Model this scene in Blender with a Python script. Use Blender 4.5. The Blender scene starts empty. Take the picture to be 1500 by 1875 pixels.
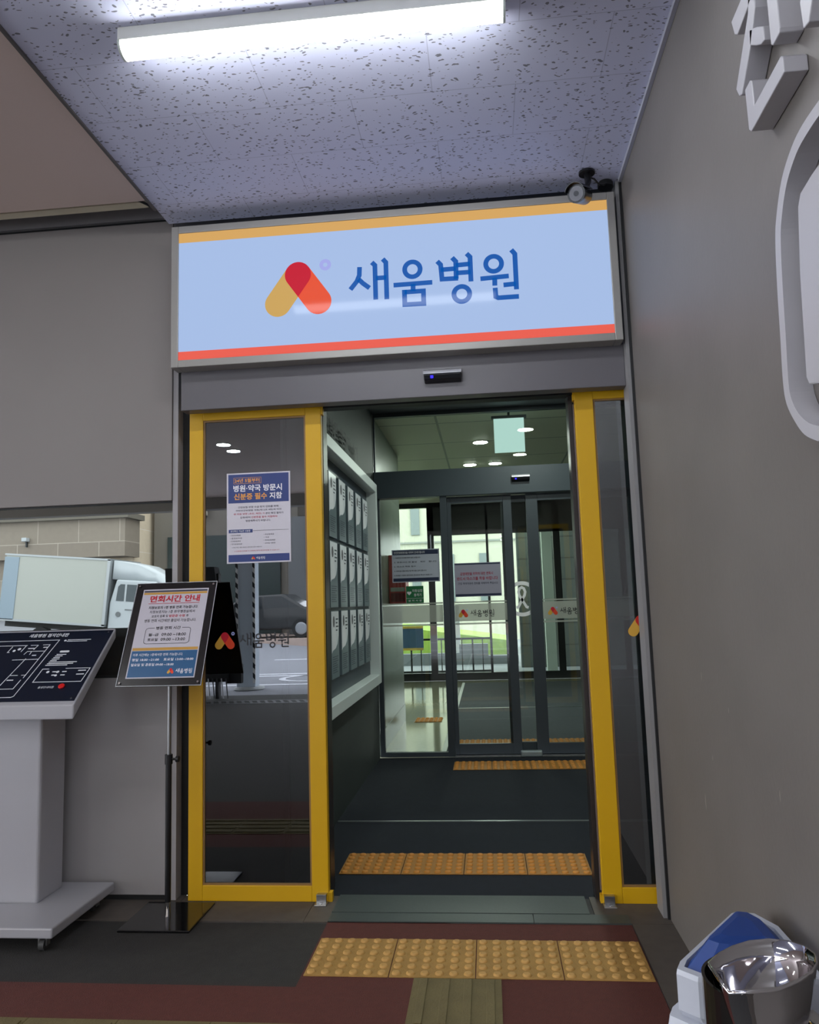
import bpy, bmesh, math, random
from mathutils import Vector, Matrix
random.seed(7)
S = bpy.context.scene
C = S.collection
V = Vector
# ------------------------------------------------------------------ camera
YAW, PITCH, ROLL, FPX = -0.097, 0.1192, -0.0309, 1397.7
def cam_axes():
    cy, sy, cp, sp, cr, sr = math.cos(YAW), math.sin(YAW), math.cos(PITCH), math.sin(PITCH), math.cos(ROLL), math.sin(ROLL)
    f = V((sy*cp, cy*cp, sp)); r0 = V((cy, -sy, 0)); u0 = r0.cross(f)
    return r0*cr+u0*sr, u0*cr-r0*sr, f
r_, u_, f_ = cam_axes()
cd = bpy.data.cameras.new('camera'); cam = bpy.data.objects.new('camera', cd); C.objects.link(cam)
cd.sensor_fit = 'HORIZONTAL'; cd.sensor_width = 36; cd.lens = 36*FPX/1500; cd.clip_start = .05; cd.clip_end = 300
M4 = Matrix.Identity(4)
for i in range(3): M4[i][0], M4[i][1], M4[i][2] = r_[i], u_[i], -f_[i]
M4[0][3], M4[1][3], M4[2][3] = 0, 0, 1.28
cam.matrix_world = M4; S.camera = cam
# ------------------------------------------------------------------ sky + exposure
W = bpy.data.worlds.new('overcast_sky'); S.world = W; W.use_nodes = True
bg = W.node_tree.nodes['Background']; bg.inputs[0].default_value = (.86, .90, .97, 1); bg.inputs[1].default_value = 6.3
S.view_settings.view_transform = 'Standard'; S.view_settings.look = 'None'
S.view_settings.exposure = 0.25; S.view_settings.gamma = 1; S.view_settings.use_curve_mapping = False
TUBE, SIGN_E, DOWN_E, PORCH_E = 36, .80, 420, 120
# ------------------------------------------------------------------ materials
def srgb(h):
    h = h.lstrip('#'); c = [int(h[i:i+2], 16)/255 for i in (0, 2, 4)]
    return tuple((x/12.92 if x <= .04045 else ((x+.055)/1.055)**2.4) for x in c)+(1,)
MC = {}
def mat(name, col, rough=.6, metal=0, noise=0, nscale=8, bump=0, bscale=200, emit=0, spec=.5, coat=0, stretch=None):
    if name in MC: return MC[name]
    m = bpy.data.materials.new(name); m.use_nodes = True; nt = m.node_tree; b = nt.nodes['Principled BSDF']
    c = srgb(col) if isinstance(col, str) else col
    b.inputs['Base Color'].default_value = c; b.inputs['Roughness'].default_value = rough; b.inputs['Metallic'].default_value = metal
    b.inputs['Specular IOR Level'].default_value = spec; b.inputs['Coat Weight'].default_value = coat
    tc = nt.nodes.new('ShaderNodeTexCoord'); src = tc.outputs['Object']
    if stretch:
        mp = nt.nodes.new('ShaderNodeMapping'); mp.inputs['Scale'].default_value = stretch; nt.links.new(src, mp.inputs[0]); src = mp.outputs[0]
    if noise:
        n = nt.nodes.new('ShaderNodeTexNoise'); n.inputs['Scale'].default_value = nscale; n.inputs['Detail'].default_value = 6; nt.links.new(src, n.inputs['Vector'])
        mx = nt.nodes.new('ShaderNodeMix'); mx.data_type = 'RGBA'
        mx.inputs['A'].default_value = tuple(x*(1-noise) for x in c[:3])+(1,); mx.inputs['B'].default_value = tuple(min(1, x*(1+noise)) for x in c[:3])+(1,)
        nt.links.new(n.outputs['Fac'], mx.inputs['Factor']); nt.links.new(mx.outputs['Result'], b.inputs['Base Color'])
    if bump:
        n2 = nt.nodes.new('ShaderNodeTexNoise'); n2.inputs['Scale'].default_value = bscale; n2.inputs['Detail'].default_value = 3; nt.links.new(src, n2.inputs['Vector'])
        bp = nt.nodes.new('ShaderNodeBump'); bp.inputs['Strength'].default_value = bump; bp.inputs['Distance'].default_value = .01
        nt.links.new(n2.outputs['Fac'], bp.inputs['Height']); nt.links.new(bp.outputs[0], b.inputs['Normal'])
    if emit:
        b.inputs['Emission Color'].default_value = c; b.inputs['Emission Strength'].default_value = emit
    MC[name] = m; return m
def glass(name, tint, refl, rough=0.0, gcol=(1, 1, 1)):
    if name in MC: return MC[name]
    m = bpy.data.materials.new(name); m.use_nodes = True; nt = m.node_tree; nt.nodes.clear()
    o = nt.nodes.new('ShaderNodeOutputMaterial'); t = nt.nodes.new('ShaderNodeBsdfTransparent'); g = nt.nodes.new('ShaderNodeBsdfGlossy')
    t.inputs[0].default_value = (*tint, 1); g.inputs[0].default_value = (*gcol, 1); g.inputs['Roughness'].default_value = rough
    fr = nt.nodes.new('ShaderNodeFresnel'); fr.inputs[0].default_value = 1.45
    ad = nt.nodes.new('ShaderNodeMath'); ad.operation = 'ADD'; ad.inputs[1].default_value = refl; ad.use_clamp = True
    mx = nt.nodes.new('ShaderNodeMixShader'); nt.links.new(fr.outputs[0], ad.inputs[0]); nt.links.new(ad.outputs[0], mx.inputs[0])
    nt.links.new(t.outputs[0], mx.inputs[1]); nt.links.new(g.outputs[0], mx.inputs[2]); nt.links.new(mx.outputs[0], o.inputs[0])
    MC[name] = m; return m
def mirror(name, gcol, fac, base, rough=.004):
    m = bpy.data.materials.new(name); m.use_nodes = True; nt = m.node_tree; nt.nodes.clear()
    o = nt.nodes.new('ShaderNodeOutputMaterial'); d = nt.nodes.new('ShaderNodeBsdfDiffuse'); g = nt.nodes.new('ShaderNodeBsdfGlossy')
    d.inputs[0].default_value = (*base, 1); g.inputs[0].default_value = (*gcol, 1); g.inputs['Roughness'].default_value = rough
    mx = nt.nodes.new('ShaderNodeMixShader'); mx.inputs[0].default_value = fac
    nt.links.new(d.outputs[0], mx.inputs[1]); nt.links.new(g.outputs[0], mx.inputs[2]); nt.links.new(mx.outputs[0], o.inputs[0])
    MC[name] = m; return m
def lamp(name, col, e):
    if name in MC: return MC[name]
    m = bpy.data.materials.new(name); m.use_nodes = True; nt = m.node_tree; nt.nodes.clear()
    o = nt.nodes.new('ShaderNodeOutputMaterial'); em = nt.nodes.new('ShaderNodeEmission'); em.inputs[0].default_value = srgb(col); em.inputs[1].default_value = e
    nt.links.new(em.outputs[0], o.inputs[0]); MC[name] = m; return m
def litpanel(name, col, e):
    m = mat(name, col, .07, emit=e, spec=.05); b = m.node_tree.nodes['Principled BSDF']; b.inputs['Base Color'].default_value = (.02, .02, .02, 1); return m
def brickmat(name, c1, c2, mortar, w, h, ms=.01, rough=.6, axes='XZ', offset=.5, noise=.12):
    m = bpy.data.materials.new(name); m.use_nodes = True; nt = m.node_tree; b = nt.nodes['Principled BSDF']; b.inputs['Roughness'].default_value = rough
    tc = nt.nodes.new('ShaderNodeTexCoord'); sp = nt.nodes.new('ShaderNodeSeparateXYZ'); cb = nt.nodes.new('ShaderNodeCombineXYZ')
    nt.links.new(tc.outputs['Object'], sp.inputs[0]); nt.links.new(sp.outputs[axes[0]], cb.inputs[0]); nt.links.new(sp.outputs[axes[1]], cb.inputs[1])
    br = nt.nodes.new('ShaderNodeTexBrick'); br.offset = offset; nt.links.new(cb.outputs[0], br.inputs['Vector'])
    for k, v in (('Color1', srgb(c1)), ('Color2', srgb(c2)), ('Mortar', srgb(mortar)), ('Scale', 1), ('Mortar Size', ms), ('Brick Width', w), ('Row Height', h), ('Mortar Smooth', .1)): br.inputs[k].default_value = v
    n = nt.nodes.new('ShaderNodeTexNoise'); n.inputs['Scale'].default_value = 6; n.inputs['Detail'].default_value = 8; nt.links.new(tc.outputs['Object'], n.inputs['Vector'])
    mr = nt.nodes.new('ShaderNodeMapRange'); mr.inputs['To Min'].default_value = 1-noise; mr.inputs['To Max'].default_value = 1+noise; nt.links.new(n.outputs['Fac'], mr.inputs['Value'])
    mx = nt.nodes.new('ShaderNodeVectorMath'); mx.operation = 'SCALE'; nt.links.new(br.outputs['Color'], mx.inputs[0]); nt.links.new(mr.outputs[0], mx.inputs['Scale'])
    nt.links.new(mx.outputs[0], b.inputs['Base Color']); MC[name] = m; return m
def fissured():
    m = bpy.data.materials.new('fissured_ceiling_tile'); m.use_nodes = True; nt = m.node_tree; b = nt.nodes['Principled BSDF']; b.inputs['Roughness'].default_value = .9
    tc = nt.nodes.new('ShaderNodeTexCoord'); mp = nt.nodes.new('ShaderNodeMapping'); mp.inputs['Scale'].default_value = (40, 95, 40); mp.inputs['Rotation'].default_value = (0, 0, .25)
    ns = nt.nodes.new('ShaderNodeTexNoise'); ns.inputs['Scale'].default_value = 12; nt.links.new(tc.outputs['Object'], ns.inputs['Vector'])
    ad = nt.nodes.new('ShaderNodeMix'); ad.data_type = 'VECTOR'; ad.inputs['Factor'].default_value = .06
    nt.links.new(tc.outputs['Object'], ad.inputs[4]); nt.links.new(ns.outputs['Color'], ad.inputs[5]); nt.links.new(ad.outputs[1], mp.inputs[0])
    vo = nt.nodes.new('ShaderNodeTexVoronoi'); vo.inputs['Scale'].default_value = 1.0; nt.links.new(mp.outputs[0], vo.inputs['Vector'])
    n2 = nt.nodes.new('ShaderNodeTexNoise'); n2.inputs['Scale'].default_value = 40; nt.links.new(tc.outputs['Object'], n2.inputs['Vector'])
    th = nt.nodes.new('ShaderNodeMapRange'); th.inputs['From Min'].default_value = .33; th.inputs['From Max'].default_value = .62; th.inputs['To Min'].default_value = .02; th.inputs['To Max'].default_value = .34
    nt.links.new(n2.outputs['Fac'], th.inputs['Value'])
    lt = nt.nodes.new('ShaderNodeMath'); lt.operation = 'LESS_THAN'; nt.links.new(vo.outputs['Distance'], lt.inputs[0]); nt.links.new(th.outputs[0], lt.inputs[1])
    br = nt.nodes.new('ShaderNodeTexBrick'); br.offset = .5
    for k, v in (('Color1', (1, 1, 1, 1)), ('Color2', (.97, .97, .98, 1)), ('Mortar', (.72, .72, .74, 1)), ('Scale', 1), ('Mortar Size', .0016), ('Brick Width', .6), ('Row Height', .3)): br.inputs[k].default_value = v
    nt.links.new(tc.outputs['Object'], br.inputs['Vector'])
    mx = nt.nodes.new('ShaderNodeMix'); mx.data_type = 'RGBA'; mx.inputs['A'].default_value = srgb('#d3d5ea'); mx.inputs['B'].default_value = srgb('#7e7e88')
    nt.links.new(lt.outputs[0], mx.inputs['Factor'])
    mu = nt.nodes.new('ShaderNodeMix'); mu.data_type = 'RGBA'; mu.blend_type = 'MULTIPLY'; mu.inputs['Factor'].default_value = 1
    nt.links.new(mx.outputs['Result'], mu.inputs['A']); nt.links.new(br.outputs['Color'], mu.inputs['B']); nt.links.new(mu.outputs['Result'], b.inputs['Base Color'])
    bp = nt.nodes.new('ShaderNodeBump'); bp.inputs['Strength'].default_value = .6; bp.inputs['Distance'].default_value = .004; bp.invert = True
    nt.links.new(lt.outputs[0], bp.inputs['Height']); nt.links.new(bp.outputs[0], b.inputs['Normal'])
    MC['fissured'] = m; return m
# ------------------------------------------------------------------ geometry helpers
class Fr:                                   # a flat frame in the world: origin, right, up, outward normal
    def __init__(s, o, u, v): s.o = V(o); s.u = V(u).normalized(); s.v = V(v).normalized(); s.n = s.u.cross(s.v)
    def __call__(s, a, b, d=0): return s.o+s.u*a+s.v*b+s.n*d
FRONT = lambda y: Fr((0, y, 0), (1, 0, 0), (0, 0, 1))       # a = x, b = z
RIGHTW = lambda x: Fr((x, 0, 0), (0, -1, 0), (0, 0, 1))     # a = -y, b = z
LEFTW = lambda x: Fr((x, 0, 0), (0, 1, 0), (0, 0, 1))       # a = y, b = z
FLOORF = Fr((0, 0, 0), (1, 0, 0), (0, 1, 0))
ORG = {}
TXT = {}
def textmesh(s, bold):
    k = (s, bold)
    if k in TXT: return TXT[k]
    cu = bpy.data.curves.new('t', 'FONT'); cu.body = s; cu.size = 1; cu.resolution_u = 2; cu.offset = bold; cu.fill_mode = 'FRONT'
    o = bpy.data.objects.new('t', cu); C.objects.link(o); dg = bpy.context.evaluated_depsgraph_get(); dg.update()
    me = bpy.data.meshes.new_from_object(o.evaluated_get(dg))
    r = ([v.co.copy() for v in me.vertices], [tuple(p.vertices) for p in me.polygons])
    bpy.data.meshes.remove(me); bpy.data.objects.remove(o); bpy.data.curves.remove(cu)
    TXT[k] = r; return r
class MB:
    def __init__(s, M=None): s.v = []; s.f = []; s.sm = []; s.M = M
    def add(s, vs, fs, smooth=False):
        b = len(s.v)
        for v in vs:
            v = V(v); s.v.append(s.M @ v if s.M else v)
        for f in fs: s.f.append(tuple(b+i for i in f)); s.sm.append(smooth)
        return s
    def box(s, x0, y0, z0, x1, y1, z1):
        x0, x1 = sorted((x0, x1)); y0, y1 = sorted((y0, y1)); z0, z1 = sorted((z0, z1))
        return s.add([(x, y, z) for z in (z0, z1) for y in (y0, y1) for x in (x0, x1)], [(0, 2, 3, 1), (4, 5, 7, 6), (0, 1, 5, 4), (2, 6, 7, 3), (0, 4, 6, 2), (1, 3, 7, 5)])
    def fbox(s, F, a0, b0, a1, b1, d0, d1): return s.prism(F, [(a0, b0), (a1, b0), (a1, b1), (a0, b1)], d0, d1)
    def rect(s, F, a0, b0, a1, b1, d): return s.add([F(a0, b0, d), F(a1, b0, d), F(a1, b1, d), F(a0, b1, d)], [(0, 1, 2, 3)])
    def poly(s, F, pts, d): return s.add([F(a, b, d) for a, b in pts], [tuple(range(len(pts)))])
    def prism(s, F, pts, d0, d1, smooth=False):
        ar = sum(pts[i-1][0]*pts[i][1]-pts[i][0]*pts[i-1][1] for i in range(len(pts)))
        if ar < 0: pts = pts[::-1]
        n = len(pts); vs = [F(a, b, d0) for a, b in pts]+[F(a, b, d1) for a, b in pts]
        s.add(vs, [tuple(range(n))[::-1], tuple(range(n, 2*n))]); b = len(s.v)-2*n
        for i in range(n): s.f.append((b+i, b+(i+1) % n, b+n+(i+1) % n, b+n+i)); s.sm.append(smooth)
        return s
    def frame(s, F, a0, b0, a1, b1, w, d0, d1, wb=None, wt=None):
        wb = wb or w; wt = wt or w
        s.fbox(F, a0, b0, a0+w, b1, d0, d1); s.fbox(F, a1-w, b0, a1, b1, d0, d1); s.fbox(F, a0+w, b0, a1-w, b0+wb, d0, d1); return s.fbox(F, a0+w, b1-wt, a1-w, b1, d0, d1)
    def ribbon(s, F, pts, w, d, d2=None):
        pts = [V(p) for p in pts]; L = []; R = []; n = len(pts)
        for i in range(n):
            t0 = (pts[i]-pts[i-1]).normalized() if i else (pts[1]-pts[0]).normalized()
            t1 = (pts[i+1]-pts[i]).normalized() if i < n-1 else t0
            n0 = V((-t0.y, t0.x)); n1 = V((-t1.y, t1.x)); m = (n0+n1)
            m = m.normalized() if m.length > 1e-6 else n0
            k = min(1/max(.35, m.dot(n0)), 2.2)*w/2
            L.append(pts[i]+m*k); R.append(pts[i]-m*k)
        for i in range(n-1):
            q = [tuple(R[i]), tuple(R[i+1]), tuple(L[i+1]), tuple(L[i])]
            if d2 is None: s.poly(F, q, d)
            else: s.prism(F, q, d, d2)
        return s
    def ring(s, F, c, r0, r1, d, n=40, d2=None):
        P = [(math.cos(2*math.pi*i/n), math.sin(2*math.pi*i/n)) for i in range(n)]
        for i in range(n):
            p, q = P[i], P[(i+1) % n]
            k = [(c[0]+p[0]*r0, c[1]+p[1]*r0), (c[0]+p[0]*r1, c[1]+p[1]*r1), (c[0]+q[0]*r1, c[1]+q[1]*r1), (c[0]+q[0]*r0, c[1]+q[1]*r0)]
            if d2 is None: s.poly(F, k, d)
            else: s.prism(F, k, d, d2)
        return s
    def disc(s, F, c, r, d, n=32, d2=None, ry=None):
        ry = ry or r; pts = [(c[0]+math.cos(2*math.pi*i/n)*r, c[1]+math.sin(2*math.pi*i/n)*ry) for i in range(n)]
        return s.poly(F, pts, d) if d2 is None else s.prism(F, pts, d, d2, True)
    def text(s, F, t, a0, b0, a1, b1, d, bold=.008):
        vs, fs = textmesh(t, bold)
        if not vs: return s
        x0 = min(v.x for v in vs); x1 = max(v.x for v in vs); y0 = min(v.y for v in vs); y1 = max(v.y for v in vs)
        kx = (a1-a0)/(x1-x0); ky = (b1-b0)/(y1-y0)
        return s.add([F(a0+(v.x-x0)*kx, b0+(v.y-y0)*ky, d) for v in vs], fs)
    def tube(s, pts, r, n=10, cap=True):
        pts = [V(p) for p in pts]; rs = r if isinstance(r, (list, tuple)) else [r]*len(pts); rings = []
        for i, p in enumerate(pts):
            t = (pts[min(i+1, len(pts)-1)]-pts[max(i-1, 0)]).normalized(); a = V((0, 0, 1)) if abs(t.z) < .9 else V((1, 0, 0))
            x = t.cross(a).normalized(); y = t.cross(x)
            rings.append([p+(x*math.cos(2*math.pi*k/n)+y*math.sin(2*math.pi*k/n))*rs[i] for k in range(n)])
        vs = [v for q in rings for v in q]; fs = []
        for i in range(len(pts)-1):
            for k in range(n): fs.append((i*n+k, i*n+(k+1) % n, (i+1)*n+(k+1) % n, (i+1)*n+k))
        s.add(vs, fs, True)
        if cap: s.add(rings[0], [tuple(range(n))]); s.add(rings[-1], [tuple(range(n))[::-1]])
        return s
    def loft(s, loops, cap0=True, cap1=True, smooth=True):
        n = len(loops[0]); vs = [v for q in loops for v in q]; fs = []
        for i in range(len(loops)-1):
            for k in range(n): fs.append((i*n+k, i*n+(k+1) % n, (i+1)*n+(k+1) % n, (i+1)*n+k))
        s.add(vs, fs, smooth)
        if cap0: s.add(loops[0], [tuple(range(n))[::-1]])
        if cap1: s.add(loops[-1], [tuple(range(n))])
        return s
    def lathe(s, prof, c, n=32, cap0=True, cap1=True):
        return s.loft([[(c[0]+r*math.cos(2*math.pi*k/n), c[1]+r*math.sin(2*math.pi*k/n), c[2]+z) for k in range(n)] for r, z in prof], cap0, cap1)
    def build(s, name, m, parent=None, loc=None, bevel=0, label=None, seg=2):
        me = bpy.data.meshes.new(name)
        po = ORG[parent.name] if parent else V((0, 0, 0))
        if parent: o0 = po
        else:
            xs = [v.x for v in s.v]; ys = [v.y for v in s.v]; zs = [v.z for v in s.v]
            o0 = V(loc) if loc else V(((min(xs)+max(xs))/2, (min(ys)+max(ys))/2, min(zs)))
        me.from_pydata([tuple(v-o0) for v in s.v], [], s.f); me.materials.append(m)
        me.polygons.foreach_set('use_smooth', s.sm); me.update()
        o = bpy.data.objects.new(name, me); C.objects.link(o)
        if parent: o.parent = parent
        else: o.location = o0
        ORG[o.name] = o0
        if bevel:
            b = o.modifiers.new('bevel', 'BEVEL'); b.width = bevel; b.segments = seg; b.limit_method = 'ANGLE'; b.angle_limit = .6
        if label: o['label'] = label
        return o
def tag(o, label, cat, group=None):
    o['label'] = label; o['category'] = cat
    if group: o['group'] = group
    return o
def thing(name, label, cat, loc, group=None):
    o = bpy.data.objects.new(name, None); C.objects.link(o); o.location = loc; o.empty_display_size = .1; ORG[o.name] = V(loc)
    return tag(o, label, cat, group)
def struct(name, mb, m, parent=None, label=None, **k):
    o = mb.build(name, m, parent, **k)
    if not parent: o['kind'] = 'structure'
    if label: o['label'] = label
    return o
def sthing(name, loc, label=None):
    o = bpy.data.objects.new(name, None); C.objects.link(o); o.location = loc; ORG[o.name] = V(loc); o['kind'] = 'structure'
    if label: o['label'] = label
    return o
def dup(root, loc, label=None, group=None):
    def cp(o, par):
        c = o.copy(); C.objects.link(c); c.parent = par; ORG[c.name] = ORG[o.name]
        for ch in list(o.children): cp(ch, c)
        return c
    r = cp(root, None); r.location = loc
    if label: r['label'] = label
    if group: r['group'] = group
    return r
def clip(sub, cl):
    out = sub
    for i in range(len(cl)):
        a, b = cl[i-1], cl[i]; inp = out; out = []
        ins = lambda p: (b[0]-a[0])*(p[1]-a[1])-(b[1]-a[1])*(p[0]-a[0]) >= 0
        for j in range(len(inp)):
            p, q = inp[j-1], inp[j]
            if ins(p) != ins(q):
                dx, dy = q[0]-p[0], q[1]-p[1]; ex, ey = b[0]-a[0], b[1]-a[1]; den = ex*dy-ey*dx
                t = (ey*(p[0]-a[0])-ex*(p[1]-a[1]))/den; out.append((p[0]+dx*t, p[1]+dy*t))
            if ins(q): out.append(q)
    return out
def capsule(c0, c1, r, n=16):
    a = math.atan2(c1[1]-c0[1], c1[0]-c0[0]); P = []
    for i in range(n+1): t = a+math.pi/2+math.pi*i/n; P.append((c0[0]+r*math.cos(t), c0[1]+r*math.sin(t)))
    for i in range(n+1): t = a-math.pi/2+math.pi*i/n; P.append((c1[0]+r*math.cos(t), c1[1]+r*math.sin(t)))
    return P
# hospital wordmark, strokes in metres as on the big sign
WM = [[(-0.509, 2.794), (-0.511, 2.755), (-0.523, 2.727), (-0.553, 2.691)], [(-0.515, 2.737), (-0.495, 2.716), (-0.466, 2.692)], [(-0.453, 2.812), (-0.439, 2.797), (-0.439, 2.636)], [(-0.403, 2.824), (-0.389, 2.807), (-0.389, 2.634)], [(-0.436, 2.736), (-0.389, 2.736)], [(-0.357, 2.697), (-0.183, 2.698)], [(-0.269, 2.696), (-0.27, 2.663)], [(-0.309, 2.672), (-0.309, 2.603), (-0.224, 2.602), (-0.224, 2.661), (-0.309, 2.661)], [(-0.158, 2.794), (-0.143, 2.777), (-0.139, 2.709), (-0.067, 2.708)], [(-0.091, 2.806), (-0.075, 2.787), (-0.076, 2.706)], [(-0.143, 2.753), (-0.076, 2.754)], [(-0.026, 2.820), (-0.011, 2.803), (-0.011, 2.689)], [(-0.075, 2.769), (-0.012, 2.771)], [(-0.075, 2.733), (-0.011, 2.733)], [(0.031, 2.698), (0.156, 2.702)], [(0.094, 2.698), (0.093, 2.662)], [(0.131, 2.662), (0.185, 2.664)], [(0.172, 2.822), (0.187, 2.802), (0.187, 2.638)], [(0.094, 2.652), (0.095, 2.611), (0.106, 2.605), (0.196, 2.605)]]
WC = [(-0.27, 2.765), (-0.054, 2.634), (0.092, 2.763)]
def brand(F, a, b, k, d, parent, ink, scale_c=None, mono=None, ring=True, dd=.0006):
    """logo + wordmark; (a, b) is where the apex of the logo's left foot edge starts, k scales the big sign's size"""
    T = lambda p: (a+(p[0]+.947)*k, b+(p[1]-2.587)*k)
    c0, cl, cr, r = (-.793, 2.779), (-.887, 2.647), (-.701, 2.647), .0605
    A = capsule(T(c0), T(cl), r*k); B = capsule(T(c0), T(cr), r*k); I = clip(A, B)
    MB().poly(F, A, d).build('logo_wing', mono or mat('logo_gold', '#d9a63c', .5), parent, label='golden yellow wing of the logo')
    MB().poly(F, B, d+dd).build('logo_wing', mono or mat('logo_orange', '#e8471f', .5), parent, label='orange red wing of the logo')
    if len(I) > 2: MB().poly(F, I, d+2*dd).build('logo_overlap', mono or mat('logo_crimson', '#c8102c', .5), parent)
    if ring: MB().ring(F, T((-.666, 2.817)), .010*k, .026*k, d).build('logo_ring', mat('logo_lilac', '#a9b1ea', .5), parent)
    t = MB()
    for s in WM: t.ribbon(F, [T(p) for p in s], .0205*k, d)
    for c in WC: t.ring(F, T(c), .025*k, .0455*k, d+.0001)
    return t.build('lettering', ink, parent)
def logoonly(F, a, b, k, d, parent, dd=.0006):
    T = lambda p: (a+(p[0]+.947)*k, b+(p[1]-2.587)*k)
    c0, cl, cr, r = (-.793, 2.779), (-.887, 2.647), (-.701, 2.647), .0605
    A = capsule(T(c0), T(cl), r*k); B = capsule(T(c0), T(cr), r*k); I = clip(A, B)
    MB().poly(F, A, d).build('logo_wing', mat('logo_gold', '#d9a63c', .5), parent); MB().poly(F, B, d+dd).build('logo_wing', mat('logo_red', '#c5241b', .5), parent, label='red wing of the logo')
# ------------------------------------------------------------------ shared materials
GREY = mat('grey_painted_panel', '#87807d', .45, noise=.05, nscale=3)
GREYW = mat('grey_wall_paint', '#716b67', .5, noise=.16, nscale=2.6, bump=.05, bscale=60)
DARKF = mat('charcoal_aluminium', '#3a4044', .4, .2)
BLACK = mat('black_frame', '#141516', .5)
YEL = mat('yellow_powder_coat', '#d8a706', .42, noise=.05, nscale=3)
WHITE = mat('white_print', '#e6e4e8', .5)
NAVY = mat('navy_ink', '#22346e', .45)
INKB = mat('black_ink', '#1c1c20', .5)
RED = mat('red_ink', '#c01a2c', .5)
GOLD = mat('gold_ink', '#e0a43a', .5)
CHROME = mat('chrome', '#d8d8da', .06, 1)
STEEL = mat('brushed_steel', '#b4b5b6', .3, 1)
exec_order = None
# ================================================================== SETTING
asph = mat('porch_asphalt', '#3c3b3a', .8, noise=.25, nscale=30, bump=.25, bscale=260)
struct('floor', MB().box(-14, -4.4, -.2, 6, 3.5, 0), asph)
redp = mat('red_rough_paving', '#57271f', .85, noise=.22, nscale=45, bump=.5, bscale=300)
blk = mat('black_worn_paving', '#2a2826', .85, noise=.3, nscale=25, bump=.4, bscale=250)
gran = mat('grey_granite', '#66675f', .55, noise=.2, nscale=90, bump=.08, bscale=200)
gran2 = mat('green_grey_granite', '#3d4543', .5, noise=.2, nscale=120)
grand = mat('worn_dark_granite', '#514a44', .6, noise=.3, nscale=18)
struct('red_paving', MB().box(-6, 1.75, 0, .51, 2.7, .004).box(-.70, 2.7, 0, .51, 3.225, .004), redp)
struct('black_paving', MB().box(-6, 2.7, 0, -.70, 3.21, .004), blk)
mb = MB()
for i in range(5): mb.box(-3.2+i*.6, 3.225, 0, -3.2+i*.6+.598, 3.50, .006)
struct('granite_threshold', mb, grand)
mb = MB().box(-.70, 3.225, .0, .13, 3.31, .010).box(.133, 3.225, .0, .51, 3.31, .010).box(-.70, 3.312, 0, .36, 3.5, .012)
struct('granite_sill', mb, gran2)
struct('granite_kerb', MB().box(.513, 1.9, 0, .67, 3.225, .008).box(.513, .4, 0, .67, 1.897, .008).box(.38, 3.228, 0, .67, 3.5, .008), grand)
mat_c = mat('dark_entrance_carpet', '#171d27', .95, noise=.35, nscale=22, bump=.5, bscale=500)
struct('passage_floor', MB().box(-1.0, 3.5, -.2, 1.3, 6.54, .0), mat_c)
tag(MB().box(-.94, 4.655, 0.0, 1.28, 4.675, .006).build('carpet_seam_strip', mat('dull_strip', '#8d9496', .3, .7)), 'thin metal strip across the dark carpet seam in the passage', 'metal strip')
lob = mat('polished_terrazzo', '#a3a48c', .09, noise=.12, nscale=30, spec=.6)
struct('lobby_floor', MB().box(-4, 6.6, -.2, 3.2, 12.75, 0), lob)
cc = mat('lobby_carpet_grey', '#3b4148', .85, noise=.25, nscale=16, bump=.3, bscale=400)
cp = tag(MB().prism(FLOORF, [(-.40, 6.62), (3.1, 6.62), (3.1, 12.3), (-.40, 12.3)], .001, .008).build('entrance_carpet', cc), 'dark grey carpet lying inside the inner glass doors', 'carpet')
tag(MB().box(-.44, 6.62, .001, -.40, 12.3, .013).build('carpet_edge_strip', STEEL), 'long steel strip along the left edge of the lobby carpet', 'metal strip')
tag(MB().box(-.40, 9.4, .0085, 3.1, 9.425, .011).build('carpet_joint_strip', STEEL), 'thin bright joint strip crossing the lobby carpet', 'metal strip')
# ceilings
fis = fissured()
struct('ceiling', MB().box(-1.44, -5.4, 3.12, 1.2, 3.34, 3.3), fis)
tan = mat('painted_soffit', '#d3bfb5', .55, noise=.06, nscale=1.5, bump=.05, bscale=30)
struct('ceiling_left', MB().box(-12, -5.4, 3.145, -1.442, 3.165, 3.3), tan)
struct('slab_above', MB().box(-12, -5.5, 3.3, 6, 3.9, 3.6), mat('slab', '#77736f', .8))
struct('ceiling_beam', MB().box(-12, -5.62, 2.95, 6, -5.4, 3.6), mat('beam', '#807a74', .8))
struct('ceiling_edge', MB().box(.655, -2, 3.1, .669, 3.26, 3.119), mat('white_edge_bead', '#a5a6b0', .5))
struct('ceiling_bead', MB().box(-1.452, -5.4, 3.112, -1.441, 3.2, 3.144), mat('grey_edge_bead', '#5a5654', .5))
# right wall
struct('wall_right', MB().box(.67, -2.5, 0, 1.05, 3.27, 3.3), GREYW)
sc_m = mat('pale_scuff', '#a39c90', .7); WR = RIGHTW(.67)
for a, b, l, w_ in ((-2.62, .62, .055, .010), (-2.56, 1.02, .03, .006), (-2.50, .78, .02, .006), (-1.95, .80, .03, .005), (-2.3, .95, .018, .005)):
    o_ = MB().poly(WR, [(a, b-l/2), (a+w_*.5, b-l*.2), (a+w_*.4, b+l*.4), (a+w_*.1, b+l/2), (a-w_*.3, b+l*.1)], .0006).build('trim_9', sc_m); o_['kind'] = 'structure'
struct('wall_corner', MB().box(.645, 3.285, 0, .70, 3.395, 3.12), mat('grey_corner_post', '#8a8888', .45))
struct('trim_1', MB().box(.66, 3.27, 0, .75, 3.285, 3.12), BLACK)
struct('wall_right_return', MB().box(.70, 3.27, 0, 3.3, 3.395, 3.3), GREYW)
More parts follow.
